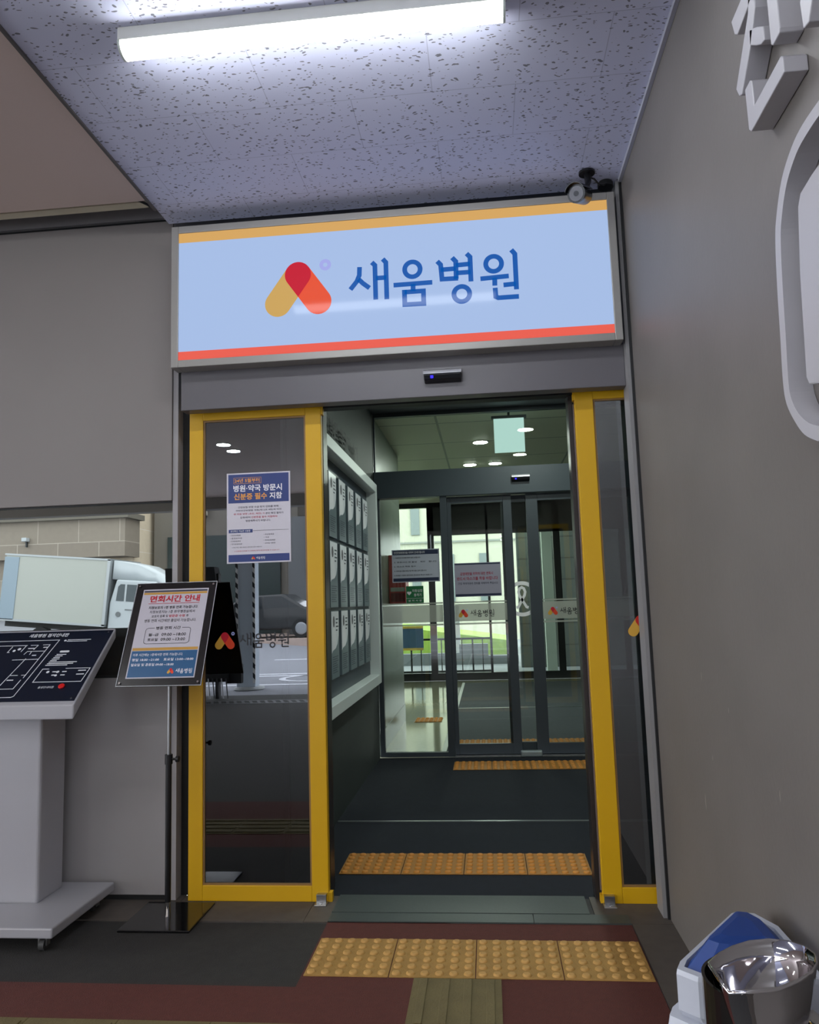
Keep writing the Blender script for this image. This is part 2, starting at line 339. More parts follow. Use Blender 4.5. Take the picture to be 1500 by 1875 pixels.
# facade left
struct('wall_left', MB().box(-8, 3.43, 1.795, -1.457, 3.56, 3.185), GREY, bevel=.003)
struct('wall_left_lower', MB().box(-8, 3.43, .03, -1.457, 3.56, .98), mat('grey_lower_panel', '#989494', .42, noise=.04), bevel=.003)
struct('baseboard_left', MB().box(-8, 3.445, 0, -1.457, 3.56, .03), BLACK)
struct('wall_left_top', MB().box(-8, 3.45, 3.215, -1.40, 3.56, 3.6), mat('grey_top_band', '#8e8a8c', .5))
struct('trim_2', MB().box(-8, 3.47, 3.185, -1.40, 3.56, 3.215), BLACK)
struct('trim_3', MB().box(-1.455, 3.44, 0.006, -1.430, 3.56, 3.12), mat('pale_post', '#a39fa0', .4))
struct('trim_4', MB().box(-1.430, 3.50, .006, -.95, 3.56, 2.4), BLACK)
tag(MB().box(-8, 3.20, 3.160, -1.50, 3.25, 3.20).build('cable_conduit', mat('aged_cream_plastic', '#cfc6ae', .5, noise=.1, nscale=5)), 'aged cream cable conduit under the soffit edge at upper left', 'conduit')
tag(MB().tube([(-1.52, 3.18, 3.16), (-1.49, 3.20, 3.15), (-1.49, 3.27, 3.17), (-1.52, 3.31, 3.2)], .006).build('black_cable', BLACK), 'short black cable hanging at the end of the cream conduit', 'cable')
w1 = sthing('window_1', (-4, 3.46, .98), 'reflective glass window showing the street')
MB().box(-7.9, 3.452, .985, -1.46, 3.462, 1.792).build('window_pane', mirror('reflective_glass', (.30, .315, .30), .9, (.05, .05, .05)), w1)
MB().box(-7.9, 3.445, .98, -1.457, 3.47, .99).box(-7.9, 3.445, 1.788, -1.457, 3.47, 1.795).build('window_frame', BLACK, w1)
struct('wall_behind_window', MB().box(-8, 3.5, .98, -1.457, 3.56, 1.795), BLACK)
# header box + lintel
hd = sthing('door_header', (-.3, 3.33, 2.2), 'grey box over the automatic door')
MB().box(-1.372, 3.33, 2.197, .645, 3.40, 2.392).build('header_cover', mat('header_grey', '#656266', .38, noise=.03), hd, bevel=.003)
MB().box(-1.372, 3.40, 2.225, .645, 3.56, 2.42).build('header_back', BLACK, hd)
struct('wall_over_door', MB().box(-1.44, 3.40, 2.42, .70, 3.56, 3.3), mat('dark_backing', '#4c4a4c', .6))
struct('door_track', MB().box(-.76, 3.44, 2.20, .43, 3.50, 2.224), BLACK)
# ================================================================== SLIDING DOORS (open)
DG = glass('tinted_door_glass', (.40, .43, .45), .15, gcol=(.92, .94, .96))
def leaf(name, x0, x1, wl, wr, label):
    d = sthing(name, ((x0+x1)/2, 3.43, 0), label); F = FRONT(3.43)
    fm = MB(); zb, zt = .006, 2.222
    fm.fbox(F, x0, zb, x0+wl, zt, -.035, 0).fbox(F, x1-wr, zb, x1, zt, -.035, 0).fbox(F, x0+wl, zb, x1-wr, zb+.066, -.035, 0).fbox(F, x0+wl, zt-.052, x1-wr, zt, -.035, 0)
    fm.build('door_frame', YEL, d, bevel=.0025)
    MB().frame(F, x0+wl-.002, zb+.064, x1-wr+.002, zt-.050, .010, -.02, -.006).build('glazing_bead', mat('brown_bead', '#8c6a3c', .5), d)
    MB().fbox(F, x0+wl, zb+.066, x1-wr, zt-.052, -.018, -.012).build('glass_pane', DG, d)
    return d
d1 = leaf('door_1', -1.370, -.737, .066, .074, 'yellow framed sliding door leaf with tinted glass, left of the opening')
d2 = leaf('door_2', .431, 1.064, .082, .066, 'yellow framed sliding door leaf right of the opening')
# overhang tabs top and bottom of the leaves
MB().box(-.7375, 3.432, 2.17, -.728, 3.463, 2.222).box(-.7375, 3.432, .006, -.722, 3.463, .045).build('corner_tab', YEL, d1)
MB().box(.424, 3.432, 2.17, .4315, 3.463, 2.222).box(.421, 3.432, .006, .4315, 3.463, .04).build('corner_tab', YEL, d2)
FG = FRONT(3.442)
brand(FG, -1.250, 1.098, .302, .0005, d1, mat('grey_vinyl', '#3a3a3e', .5))
logoonly(FRONT(3.442), .606, 1.108, .36, .0005, d2)
# jambs of the opening
for nm, x0, x1 in (('door_jamb_left', -.755, -.735), ('door_jamb_right', .405, .425)):
    j = sthing(nm, ((x0+x1)/2, 3.5, 0), 'dark metal jamb of the outer doorway')
    MB().box(x0, 3.468, .012, x1, 3.56, 2.225).build('jamb_post', mat('dark_jamb', '#322d2c', .35, .3), j, bevel=.002)
    xs = x0-.003 if x0 < 0 else x1
    MB().box(xs, 3.462, .05, xs+.006 if x0 > 0 else xs+.003, 3.50, 2.16).build('rubber_seal', mat('mauve_seal', '#655a5b', .5), j)
def guide(x, lab):
    t = thing('door_floor_guide', lab, 'door guide', (x, 3.43, .006), 'steel guides under the sliding doors')
    MB().box(x-.022, 3.405, .008, x+.022, 3.41, .045).box(x-.022, 3.405, .04, x+.022, 3.47, .045).box(x-.026, 3.38, .006, x+.026, 3.47, .011).build('bracket', STEEL, t, bevel=.002)
    MB().disc(FLOORF, (x, 3.392), .006, .011, 12, .014).build('bolt', CHROME, t)
guide(-.765, 'small bright steel guide bracket under the inner corner of the left yellow door')
guide(.455, 'small bright steel guide bracket under the corner of the right yellow door')
# ================================================================== PASSAGE
PW = mat('dark_green_grey_wall', '#353c3a', .6, noise=.08, nscale=4)
struct('wall_passage_left', MB().box(-1.1, 3.60, 0, -.945, 6.52, 3.0), PW)
struct('wall_passage_right', MB().box(1.3, 3.56, 0, 1.4, 6.52, 3.0), PW)
struct('ceiling_passage', MB().box(-1.1, 3.56, 2.96, 1.4, 6.6, 3.3), mat('dark_passage_ceiling', '#4b5257', .6))
struct('wall_passage_front', MB().box(-1.1, 3.565, 0, -.95, 3.60, 2.96), BLACK)
tag(MB().box(-.32, 5.1, 2.952, .02, 5.14, 2.962).build('ceiling_vent_slot', BLACK), 'narrow dark vent slot in the passage ceiling', 'vent')
# display case with staff profile panels
case = thing('wall_display_case', 'pale framed display case of profile panels on the left passage wall', 'display case', (-.9, 5.05, .665))
FL = LEFTW(-.943)
MB().frame(FL, 3.98, .665, 6.12, 2.25, .07, .0, .085).build('case_frame', mat('pale_green_frame', '#dfe8e5', .45), case, bevel=.003)
MB().fbox(FL, 4.05, .735, 6.05, 2.18, .0, .006).build('back_panel', mat('navy_back_panel', '#2b3542', .4), case)
cols = [4.155+.317*i for i in range(6)]; rows = [.85, 1.27, 1.695]; rn = ['bottom', 'middle', 'top']
pr0 = None
def profile(y, z):
    t = thing('profile_panel', 'x', 'panel', (-.935, y, z)); F = LEFTW(-.937)
    MB().fbox(F, y, z, y+.232, z+.40, 0, .018).build('panel_board', mat('panel_lower_grey', '#6c7c82', .35), t)
    pts = [(y+.004, z+.396), (y+.004, z+.150), (y+.04, z+.165), (y+.12, z+.175), (y+.18, z+.20), (y+.215, z+.25), (y+.228, z+.31), (y+.228, z+.396)]
    MB().poly(F, pts, .0185).build('photo_area', mat('panel_white_grey', '#eef1f6', .35), t)
    b = MB()
    cx = y+.075
    b.disc(F, (cx, z+.335), .028, .019, 16, ry=.034)
    b.build('portrait_head', mat('portrait_grey', '#6b6a70', .5), t)
    MB().poly(F, [(cx-.02, z+.302), (cx+.02, z+.302), (cx+.055, z+.27), (cx+.06, z+.18), (cx-.06, z+.167), (cx-.05, z+.27)], .0192).build('portrait_body', mat('coat_white', '#fafbff', .5), t)
    ln = MB()
    for k in range(4): ln.rect(F, y+.135, z+.345-.022*k, y+.135+(.07, .05, .075, .045)[k], z+.353-.022*k, .0193)
    ln.build('caption_print', mat('small_print', '#39424e', .5), t); ln = MB()
    for k in range(8): ln.rect(F, y+.025, z+.125-.013*k, y+.025+random.choice((.15, .17, .12)), z+.129-.013*k, .0193)
    ln.build('small_print', mat('small_print', '#39424e', .5), t)
    return t
ordn = ['nearest', 'second', 'third', 'fourth', 'fifth', 'farthest']
for ci, y in enumerate(cols):
    for ri, z in enumerate(rows):
        lab = f'profile panel in the case, {rn[ri]} row, {ordn[ci]} column from the entrance'
        if pr0 is None: pr0 = profile(y, z); pr0['label'] = lab; pr0['group'] = 'profile panels in the display case'; base = (y, z)
        else: dup(pr0, (-.935, y, z), lab)
# raised letters above the case
wl = thing('raised_wall_lettering', 'black raised lettering on the dark passage wall above the display case', 'lettering', (-.94, 4.9, 2.345))
for ch, a0, a1 in zip('새움병원의료진소개', [4.28, 4.415, 4.55, 4.68, 4.87, 5.0, 5.13, 5.34, 5.47], [4.39, 4.53, 4.66, 4.80, 4.98, 5.11, 5.25, 5.45, 5.58]):
    m_ = MB().text(FL, ch, a0, 2.345, a1, 2.455, .022, .02).text(FL, ch, a0, 2.345, a1, 2.455, .002, .02)
    m_.build('letter', mat('matt_black_letter', '#0c0d0e', .6), wl)
# ================================================================== INNER DOORS at y = 6.57
IF = mat('inner_door_frame', '#3d454b', .42, .1)
CG = glass('clear_glass', (.95, .97, .94), .0)
F6 = FRONT(6.57)
sc = sthing('inner_door_screen', (0, 6.57, 0), 'charcoal glazed screen with automatic inner doors')
MB().fbox(F6, -.945, 2.195, 1.3, 2.43, -.08, .03).build('header_box', mat('inner_header', '#3c464c', .4), sc, bevel=.003)
MB().fbox(F6, -.945, 2.925, 1.3, 2.96, -.06, .0).fbox(F6, -.945, 0, -.905, 2.195, -.05, .0).fbox(F6, -.945, 2.43, -.93, 2.93, -.05, 0).fbox(F6, -.905, 0, -.37, .035, -.05, 0).build('screen_frame', IF, sc)
MB().fbox(F6, -.374, 0.0, -.316, 2.195, -.06, .01).build('screen_post', IF, sc, bevel=.002)
MB().fbox(F6, -.93, 2.43, 1.3, 2.925, -.03, -.022).build('transom_pane', CG, sc)
MB().fbox(F6, -.905, .035, -.374, 2.195, -.03, -.022).build('side_pane', CG, sc)
def inner_leaf(name, x0, x1, wl_, wr_, y, lab):
    d = sthing(name, ((x0+x1)/2, y, 0), lab); F = FRONT(y)
    MB().fbox(F, x0, .012, x0+wl_, 2.19, -.035, 0).fbox(F, x1-wr_, .012, x1, 2.19, -.035, 0).fbox(F, x0+wl_, .012, x1-wr_, .095, -.035, 0).fbox(F, x0+wl_, 2.13, x1-wr_, 2.19, -.035, 0).build('door_frame', IF, d, bevel=.002)
    MB().fbox(F, x0+wl_, .095, x1-wr_, 2.13, -.02, -.014).build('glass_pane', CG, d)
    return d
i1 = inner_leaf('door_3', -.316, .242, .035, .072, 6.60, 'inner sliding door leaf carrying a paper notice')
i2 = inner_leaf('door_4', .366, 1.28, .10, .05, 6.60, 'inner sliding door leaf on the right')
i3 = inner_leaf('door_5', .15, .46, .03, .03, 6.66, 'narrow inner glass panel with white ribbon decal')
MB().box(-.316, 6.545, 0, 1.28, 6.558, .012).build('floor_track', mat('bright_track', '#d5d8da', .25, .8), sc)
MB().box(.225, 6.51, 0, .40, 6.56, .05).build('guide_block', mat('pale_guide', '#a9b5b6', .35, .4), sc, bevel=.01)
# frosted bands with hospital name
FRST = bpy.data.materials.new('frosted_band'); FRST.use_nodes = True
nt = FRST.node_tree; b_ = nt.nodes['Principled BSDF']; b_.inputs['Base Color'].default_value = srgb('#aeb2a6'); b_.inputs['Alpha'].default_value = .86; b_.inputs['Roughness'].default_value = .8
def band(F, x0, x1, d, par):
    MB().rect(F, x0, 1.115, x1, 1.262, d).rect(F, x0, 1.27, x1, 1.283, d).rect(F, x0, 1.086, x1, 1.100, d).build('frosted_band', FRST, par)
FP = FRONT(6.592); FI = FRONT(6.614)
band(FRONT(6.592), -.90, -.378, .0003, sc); band(FI, -.278, .168, .0003, i1); band(FI, .47, 1.22, .0003, i2)
brand(FI, -.248, 1.147, .265, .0015, i1, INKB); brand(FI, .51, 1.147, .265, .0015, i2, INKB)
# ribbon decal: looped ribbon between two curved bands
rib = MB(); FR = FRONT(6.674)
FR = FRONT(6.655)
cx, cz = .30, 1.29
rib.ribbon(FR, [(cx-.052, cz-.075), (cx-.035, cz-.07), (cx+.022, cz+.03), (cx+.028, cz+.06), (cx+.018, cz+.088), (cx, cz+.098), (cx-.018, cz+.088), (cx-.028, cz+.06), (cx-.022, cz+.03), (cx+.035, cz-.07), (cx+.052, cz-.075)], .022, .0004)
for s_, r0, r1 in ((1, .118, .15), (-1, .118, .15)):
    for k in range(14):
        a0, a1 = math.radians(58+64*k/14), math.radians(58+64*(k+1)/14)
        q = [(cx+r*math.cos(a), cz+s_*r*math.sin(a)) for r, a in ((r0, a0), (r1, a0), (r1, a1), (r0, a1))]
        rib.poly(FR, q if s_ > 0 else q[::-1], .0004)
rib.build('ribbon_decal', mat('white_vinyl', '#ffffff', .5), i3)
# motion sensors
def sensor(x, y, z, w, lab):
    t = thing('door_sensor', lab, 'sensor', (x, y, z), 'motion sensors over the doors'); F = FRONT(y)
    MB().prism(LEFTW(x-w/2), [(y, z), (y-.038, z+.008), (y-.048, z+.03), (y-.030, z+.052), (y, z+.056)], 0, w).build('sensor_body', mat('sensor_black', '#1b1c20', .2), t, bevel=.004)
    MB().prism(LEFTW(x-w/2-.004), [(y, z+.040), (y-.046, z+.034), (y-.040, z+.050), (y-.02, z+.060), (y, z+.062)], 0, w+.008).build('silver_cap', mat('silver_plastic', '#b9b9bd', .3, .5), t, bevel=.003)
    MB().box(x-w*.32, y-.05, z+.014, x-w*.32+.012, y-.044, z+.024).build('blue_led', lamp('blue_led', '#2a22ff', 3), t)
sensor(-.155, 3.33, 2.255, .165, 'black and silver motion sensor with blue light on the outer door header')
sensor(.33, 6.54, 2.29, .15, 'black and silver motion sensor with blue light over the inner glass doors')
# notices on the inner glass
def sheet(name, lab, F, a0, b0, a1, b1, d=.0015, m=WHITE, cat='notice', group=None):
    c = F((a0+a1)/2, b0, d); t = thing(name, lab, cat, c, group)
    MB().fbox(F, a0, b0, a1, b1, d-.0008, d).build('paper_sheet', m, t); return t
t = sheet('notice_sheet', 'white notice with navy bands taped on the inner side glass panel', FP, -.808, 1.462, -.395, 1.745, m=mat('notice_grey_white', '#b3b7c4', .4))
for z0, z1 in ((1.700, 1.738), (1.470, 1.498)): MB().rect(FP, -.80, z0, -.405, z1, .002).build('navy_band', mat('dark_navy', '#1c2846', .5), t)
m_ = MB(); m_.text(FP, '안전한병원환경을 위하여 안내드립니다', -.79, 1.709, -.52, 1.729, .0025)
m_.build('title_text', WHITE, t)
m_ = MB()
for k, (s, w) in enumerate((('1. 의료진의 안내에 따라 협조 바랍니다', .23), ('2. 면회시간 외 출입    제한    합니다', .37), ('3. 마스크 착용 필수', .19), ('4. 외부음식물 반입 및 취식을 금지 합니다', .28), ('※ 자세한 사항은 원무과로 문의하여 주시기 바랍니다', .33))): m_.text(FP, s, -.79, 1.668-.038*k, -.79+w, 1.681-.038*k, .0025)
m_.build('body_text', INKB, t)
t = sheet('notice_sheet', 'pinkish plastic covered notice with red lines on the inner sliding door', FI, -.270, 1.322, .128, 1.612, m=mat('lilac_sheet', '#9a98a8', .25))
m_ = MB().text(FI, '감염예방을 위하여 대면 면회시', -.22, 1.505, .06, 1.532, .0025, .015).text(FI, '반드시 마스크를 착용 바랍니다', -.25, 1.462, .10, 1.492, .0025, .015); m_.build('red_text', mat('faded_red', '#a03048', .5), t)
MB().text(FI, '건강 취약자분은 면회를 자제하여 주십시오', -.24, 1.425, .10, 1.445, .0025).build('grey_text', mat('slate_ink', '#3c4052', .5), t)
for z0, z1 in ((1.327, 1.345), (1.596, 1.607)): MB().rect(FI, -.265, z0, .123, z1, .002).build('navy_band', mat('dark_navy', '#1c2846', .5), t)
t = sheet('defibrillator_sign', 'small green sign with white heart and lettering on the inner side glass', FP, -.692, 1.283, -.541, 1.428, d=.003, m=mat('safety_green', '#0b6b3a', .4), cat='sign')
MB().text(FP, '자동심장', -.64, 1.375, -.55, 1.40, .0035).text(FP, '충격기', -.625, 1.338, -.56, 1.364, .0035).text(FP, '설 치 시 설', -.675, 1.295, -.56, 1.311, .0035).rect(FP, -.692, 1.322, -.541, 1.324, .0035).build('white_text', WHITE, t)
hp = [(-.665+.019*1.0*math.sin(a)**3, 1.368+.0012*(13*math.cos(a)-5*math.cos(2*a)-2*math.cos(3*a)-math.cos(4*a))) for a in [2*math.pi*i/28 for i in range(28)]]
MB().poly(FP, hp[::-1], .0035).build('heart_mark', WHITE, t)
# ================================================================== LOBBY
marb = mat('streaky_marble', '#6f7a6e', .3, noise=.22, nscale=5, stretch=(6, 6, .8))
struct('wall_lobby_left', MB().box(-1.3, 6.62, .18, -.955, 8.6, 3.1), marb)
struct('baseboard_lobby', MB().box(-1.3, 6.62, 0, -.948, 8.6, .18), mat('marble_skirting', '#6d756c', .3, noise=.2, nscale=7))
struct('ceiling_lobby', MB().box(-4, 6.62, 2.96, 3.2, 12.9, 3.3), brickmat('pale_ceiling_panel', '#c9cab4', '#c5c7b2', '#80857a', 1.4, .9, .012, .5, 'XY', 0, .03))
struct('wall_lobby_right', MB().box(3.2, 6.62, 0, 3.4, 12.9, 3.1), brickmat('grey_stone_tile', '#59605f', '#555c5c', '#2f3535', .62, .31, .012, .4, 'YZ'))
struct('wall_lobby_back_left', MB().box(-4.2, 6.62, 0, -4, 12.9, 3.1), marb)
struct('wall_lobby_front_left', MB().box(-4.1, 6.50, 0, -1.1, 6.62, 3.1), marb)
struct('wall_lobby_front_right', MB().box(1.3, 6.50, 0, 3.3, 6.62, 3.1), marb)
def downlight(x, y, z, lab, group, e=None, r=.075):
    t = thing('ceiling_downlight', lab, 'downlight', (x, y, z), group)
    MB().lathe([(r+.012, 0), (r+.012, -.006), (r, -.008)], (x, y, z), 28).build('trim_ring', mat('white_trim', '#dcdcda', .4), t)
    MB().disc(FLOORF, (x, y), r, z-.0085, 28).build('lamp_disc', lamp('downlight_glow', '#f2fff6', e or DOWN_E), t)
    return t
G = 'round downlights in the lobby ceiling'
downlight(.45, 4.4, 2.96, 'added round downlight in the dark passage ceiling, hidden above the doorway', 'added passage downlights', 230)  # unseen lamp, added to brighten the dark passage
downlight(.45, 5.7, 2.96, 'added round downlight in the passage ceiling close to the inner header', 'added passage downlights', 230)  # second added lamp, lifts the passage light near the inner doors
downlight(0.0, 8.0, 2.96, 'round downlight nearest the inner glass doors in the pale lobby ceiling', G)
downlight(-.14, 9.32, 2.96, 'round lobby downlight, left of the farther pair seen above the inner door header', G)
downlight(.171, 9.30, 2.96, 'round lobby downlight, right of the farther pair seen above the inner door header', G)
downlight(-2.4, 9.3, 2.96, 'added round downlight over the left wing of the lobby, behind the wall', G)  # unseen lamp added for more bounce light in the lobby
# exit sign hanging from lobby ceiling
t = thing('hanging_lit_sign', 'pale glowing square sign hanging from the lobby ceiling behind the transom', 'sign', (.26, 6.72, 2.58))
MB().box(.125, 6.71, 2.585, .392, 6.735, 2.89).build('lit_face', lamp('pale_cyan_glow', '#bfe6e0', .8), t)
MB().box(.105, 6.70, 2.89, .415, 6.745, 2.915).box(.25, 6.715, 2.915, .27, 6.73, 2.96).build('top_bar', DARKF, t)
# extinguisher cabinet in lobby
t = thing('fire_equipment_cabinet', 'small red fire cabinet on the marble wall behind the inner side glass', 'cabinet', (-.88, 7.65, 1.28))
MB().box(-.954, 7.5, 1.28, -.79, 7.8, 1.76).build('cabinet_body', mat('fire_red', '#b5221c', .4), t, bevel=.004)
MB().box(-.94, 7.494, 1.40, -.80, 7.4995, 1.44).build('label_plate', mat('dull_white', '#a8a8a0', .5), t)
MB().box(-.94, 7.494, 1.30, -.80, 7.4985, 1.385).build('glass_window', mat('cabinet_window', '#6a1512', .1), t)
# glazing at the far side of the lobby (y = 12.8)
F12 = FRONT(12.8)
g = sthing('window_2', (0, 12.8, 0), 'dark framed glazed front at the far end of the lobby')
fm = MB().fbox(F12, -4, 0, 3.2, .12, -.08, 0).fbox(F12, -.96, 2.40, 3.2, 2.96, -.08, 0).fbox(F12, -4, 2.88, 3.2, 2.96, -.08, 0)
for a, b in ((-4, -3.9), (-2.6, -2.5), (-1.53, -1.50), (-.96, -.85), (.02, .06), (.38, .46), (1.13, 1.24), (2.2, 2.3), (3.1, 3.2)): fm.fbox(F12, a, .12, b, 2.96, -.08, 0)
fm.build('window_frame', mat('far_black_frame', '#16191b', .4), g)
pn = MB()
for a, b in ((-3.9, -2.6), (-2.5, -1.53), (-1.5, -.96), (-.85, .02), (.06, .38), (.46, 1.13), (1.24, 2.2), (2.3, 3.1)): pn.fbox(F12, a, .12, b, 2.88 if b < -.9 else 2.4, -.04, -.034)
pn.build('window_pane', glass('far_clear_glass', (.93, .97, .94), .0), g)
struct('ceiling_canopy', MB().box(-.96, 12.9, 2.96, 3.4, 17.5, 3.2), mat('dark_canopy', '#20262a', .6))
G2 = 'downlights in the dark canopy beyond the lobby glass'
for (x, y, lab) in ((-.117, 13.77, 'canopy downlight seen through the inner doors, nearest on the left'), (.188, 13.8, 'canopy downlight seen through the inner doors, nearest on the right'), (-.014, 14.78, 'single canopy downlight between the near and far pairs'), (-.156, 15.84, 'canopy downlight seen through the inner doors, farthest on the left'), (.161, 15.86, 'canopy downlight seen through the inner doors, farthest on the right'), (1.125, 14.74, 'lone canopy downlight over the stone wall at right')):
    downlight(x, y, 2.955, lab, G2)
struct('ground_far', MB().box(-30, 12.9, -.2, 30, 60, -.02), mat('far_paving', '#5c6164', .8, noise=.1))
struct('wall_stone_far', MB().box(.62, 15.2, -.02, 4.2, 15.5, 2.955), brickmat('far_stone_blocks', '#363c39', '#323835', '#1a1f1f', .95, .42, .012, .6))
tag(MB().box(1.04, 14.2, -.02, 1.22, 14.4, 2.955).build('round_column', mat('pale_column', '#848e84', .6)), 'pale column standing outside the far lobby glass', 'column')
# terrace, railing, grass and building outside the far glass
tag(MB().prism(FRONT(19), [(-6, -.02), (-6, .9), (-2.2, .7), (-.4, .45), (.6, .3), (.6, -.02)], -3, 0).build('grass_bank', mat('bright_grass', '#66802c', .9, noise=.4, nscale=6)), 'bright green grassy bank beyond the far railing', 'grass bank')
tag(MB().box(-6, 16.2, -.02, -.62, 16.4, .22).box(-.62, 16.2, -.02, -.02, 16.4, .40).box(-.02, 16.2, -.02, .6, 16.4, .15).build('low_wall', mat('low_wall_grey', '#4f5658', .7)), 'low stepped grey wall outside behind the railing', 'wall')
rl = thing('railing', 'black metal railing outside the far lobby glass', 'railing', (-1.2, 13.6, 0))
for z0 in (.06, .62): MB().box(-4, 13.58, z0, .02, 13.62, z0+.035).build('rail', mat('railing_black', '#1b1f20', .5), rl)
for k in range(22): MB().box(-3.9+.18*k, 13.59, -.02, -3.9+.18*k+(.018 if k % 2 else .03), 13.61, .64).build('baluster', MC['railing_black'], rl)
t = thing('blue_banner_sign', 'blue board with yellow edges hanging on the far railing', 'banner', (-1.37, 13.5, .46))
MB().box(-1.62, 13.52, .47, -1.14, 13.54, .87).build('banner_sheet', mat('banner_blue', '#3a5a78', .5), t)
for z0 in (.84, .46): MB().box(-1.62, 13.515, z0, -1.14, 13.519, z0+.04).build('yellow_edge', mat('banner_yellow', '#d4b24a', .5), t)
pt = thing('far_apartment_block', 'pale building with strip windows seen through the far lobby glass', 'building', (-2, 26, 0))
MB().box(-12, 26, -.02, 1.2, 30, 12).build('wall', mat('pale_facade', '#969888', .8, noise=.05), pt)
w = MB()
for k in range(9):
    for j in range(4): w.box(-9.4+1.15*k, 25.95, 1.3+2.3*j, -9.4+1.15*k+.30, 25.99, 2.9+2.3*j)
w.build('window_strips', mat('facade_window', '#5c6766', .3), pt)
MB().box(-12, 25.93, 3.30, 1.2, 25.96, 3.36).box(-12, 25.93, 5.6, 1.2, 25.96, 5.66).build('facade_joint', mat('facade_line', '#6c716a', .7), pt)
tag(MB().box(-.87, 16.9, -.02, -.62, 17.1, 1.2).build('white_bollard_post', mat('white_post', '#8d918f', .6)), 'whitish post outside beside the grassy bank', 'post')
# ================================================================== TACTILE PAVING
def tile(cx, cy, z, m, lab, group, name='tactile_tile'):
    t = thing(name, lab, 'tactile tile', (cx, cy, z), group)
    MB().box(cx-.1485, cy-.1485, z, cx+.1485, cy+.1485, z+.004).build('tile_base', m, t, bevel=.0012)
    d = MB()
    for i in range(6):
        for j in range(6):
            d.lathe([(.0165, .004), (.0150, .0085), (.010, .0104)], (cx-.125+.05*i, cy-.125+.05*j, z), 10, False, True)
    d.build('raised_dots', mat(m.name+'_dots', '#bb904e' if m is TO else '#c98634', .65, noise=.2, nscale=20), t)  # dots lighter than the darkened base: relief shading put into the colours
    return t
TO = mat('worn_yellow_tactile', '#a67f40', .75, noise=.22, nscale=14, bump=.3, bscale=120)
TI = mat('orange_yellow_tactile', '#a57128', .6, noise=.15, nscale=14)
wd = ['leftmost', 'second from left', 'third from left', 'rightmost']
t0 = tile(-.693+.15, 2.922, .004, TO, 'worn yellow dotted paving tile, leftmost of four on the red paving', 'outdoor tactile tiles')
for k in range(1, 4): dup(t0, (-.693+.15+.3*k, 2.922, .004), f'worn yellow dotted paving tile, {wd[k]} of four on the red paving')
t1 = tile(-.764+.15, 3.932, .001, TI, 'orange dotted tile, leftmost of four just inside the open door', 'tactile tiles just inside the doorway')
for k in range(1, 4): dup(t1, (-.764+.15+.3*k, 3.932, .001), f'orange dotted tile, {wd[k]} of four just inside the open door')
for k in range(4): dup(t1, (-.316+.15+.3*k, 6.19, .001), f'orange dotted tile, {wd[k]} of the row in front of the inner glass doors', 'tactile tiles before the inner doors')
for k in range(4): dup(t1, (-.31+.15+.3*k, 7.12, .009), f'orange dotted tile, {wd[k]} of the row behind the inner glass doors', 'tactile tiles behind the inner doors')
dup(t1, (-.69, 8.58, .001), 'dotted tile on the polished floor beyond the marble wall', 'tactile tiles on the polished lobby floor')
GM = mat('olive_guide_tile', '#6b5f3c', .8, noise=.25, nscale=12, bump=.3, bscale=120)
def gtile(cx, cy, lab, across=False):
    t = thing('guide_tile', lab, 'guide tile', (cx, cy, .004), 'ribbed guide tiles')
    MB().box(cx-.149, cy-.149, .004, cx+.149, cy+.149, .007).build('tile_base', GM, t)
    b = MB()
    for k in range(4):
        o = -.1125+.075*k
        if across: b.box(cx-.14, cy+o-.014, .007, cx+.14, cy+o+.014, .012)
        else: b.box(cx+o-.014, cy-.14, .007, cx+o+.014, cy+.14, .012)
    b.build('raised_bars', GM, t, bevel=.002)
gtile(-.155, 2.62, 'olive ribbed guide tile directly below the dotted yellow tiles')
gtile(-.155, 2.32, 'olive ribbed guide tile at the bottom edge of the view')
for k in range(5): gtile(-.46-.3*k, 2.32, f'cross line guide tile reflected in the door glass, {["first", "second", "third", "fourth", "fifth"][k]} from the doorway', True)
# ================================================================== BIG SIGN
bs = thing('hospital_sign', 'large white illuminated hospital sign with blue lettering above the doorway', 'sign', (-.38, 3.33, 2.378))
FS = FRONT(3.25)
MB().frame(FS, -1.389, 2.378, .632, 3.054, .034, -.08, 0).build('sign_frame', mat('beige_grey_frame', '#9d9a95', .4, .2), bs, bevel=.003)
MB().fbox(FS, -1.357, 2.41, .600, 3.022, -.07, -.006).build('light_panel', litpanel('lit_panel_blue_white', '#a9c1ea', SIGN_E), bs)
MB().rect(FS, -1.357, 2.974, .600, 3.022, -.0055).build('yellow_stripe', litpanel('lit_yellow', '#d9a860', SIGN_E), bs)
MB().rect(FS, -1.357, 2.41, .600, 2.452, -.0055).build('red_stripe', litpanel('lit_red', '#ee6050', SIGN_E), bs)
k_ = 1.0; T_ = lambda p: p
c0, cl, cr, r = (-.793, 2.779), (-.887, 2.647), (-.701, 2.647), .0605
A = capsule(c0, cl, r); B = capsule(c0, cr, r)
MB().poly(FS, A, -.005).build('logo_wing', litpanel('lit_logo_gold', '#cfa65c', SIGN_E), bs, label='golden yellow wing of the logo')
MB().poly(FS, B, -.0045).build('logo_wing', litpanel('lit_logo_orange', '#ea5230', SIGN_E), bs, label='orange red wing of the logo')
MB().poly(FS, clip(A, B), -.004).build('logo_overlap', litpanel('lit_logo_crimson', '#c8102e', SIGN_E), bs)
MB().ring(FS, (-.666, 2.817), .010, .027, -.005).build('logo_ring', litpanel('lit_lilac', '#a6acec', SIGN_E), bs)
t = MB()
for s in WM: t.ribbon(FS, s, .0215, -.005)
for c in WC: t.ring(FS, c, .024, .0455, -.0048)
t.build('lettering', litpanel('lit_blue', '#0c5cb6', SIGN_E*.9), bs)
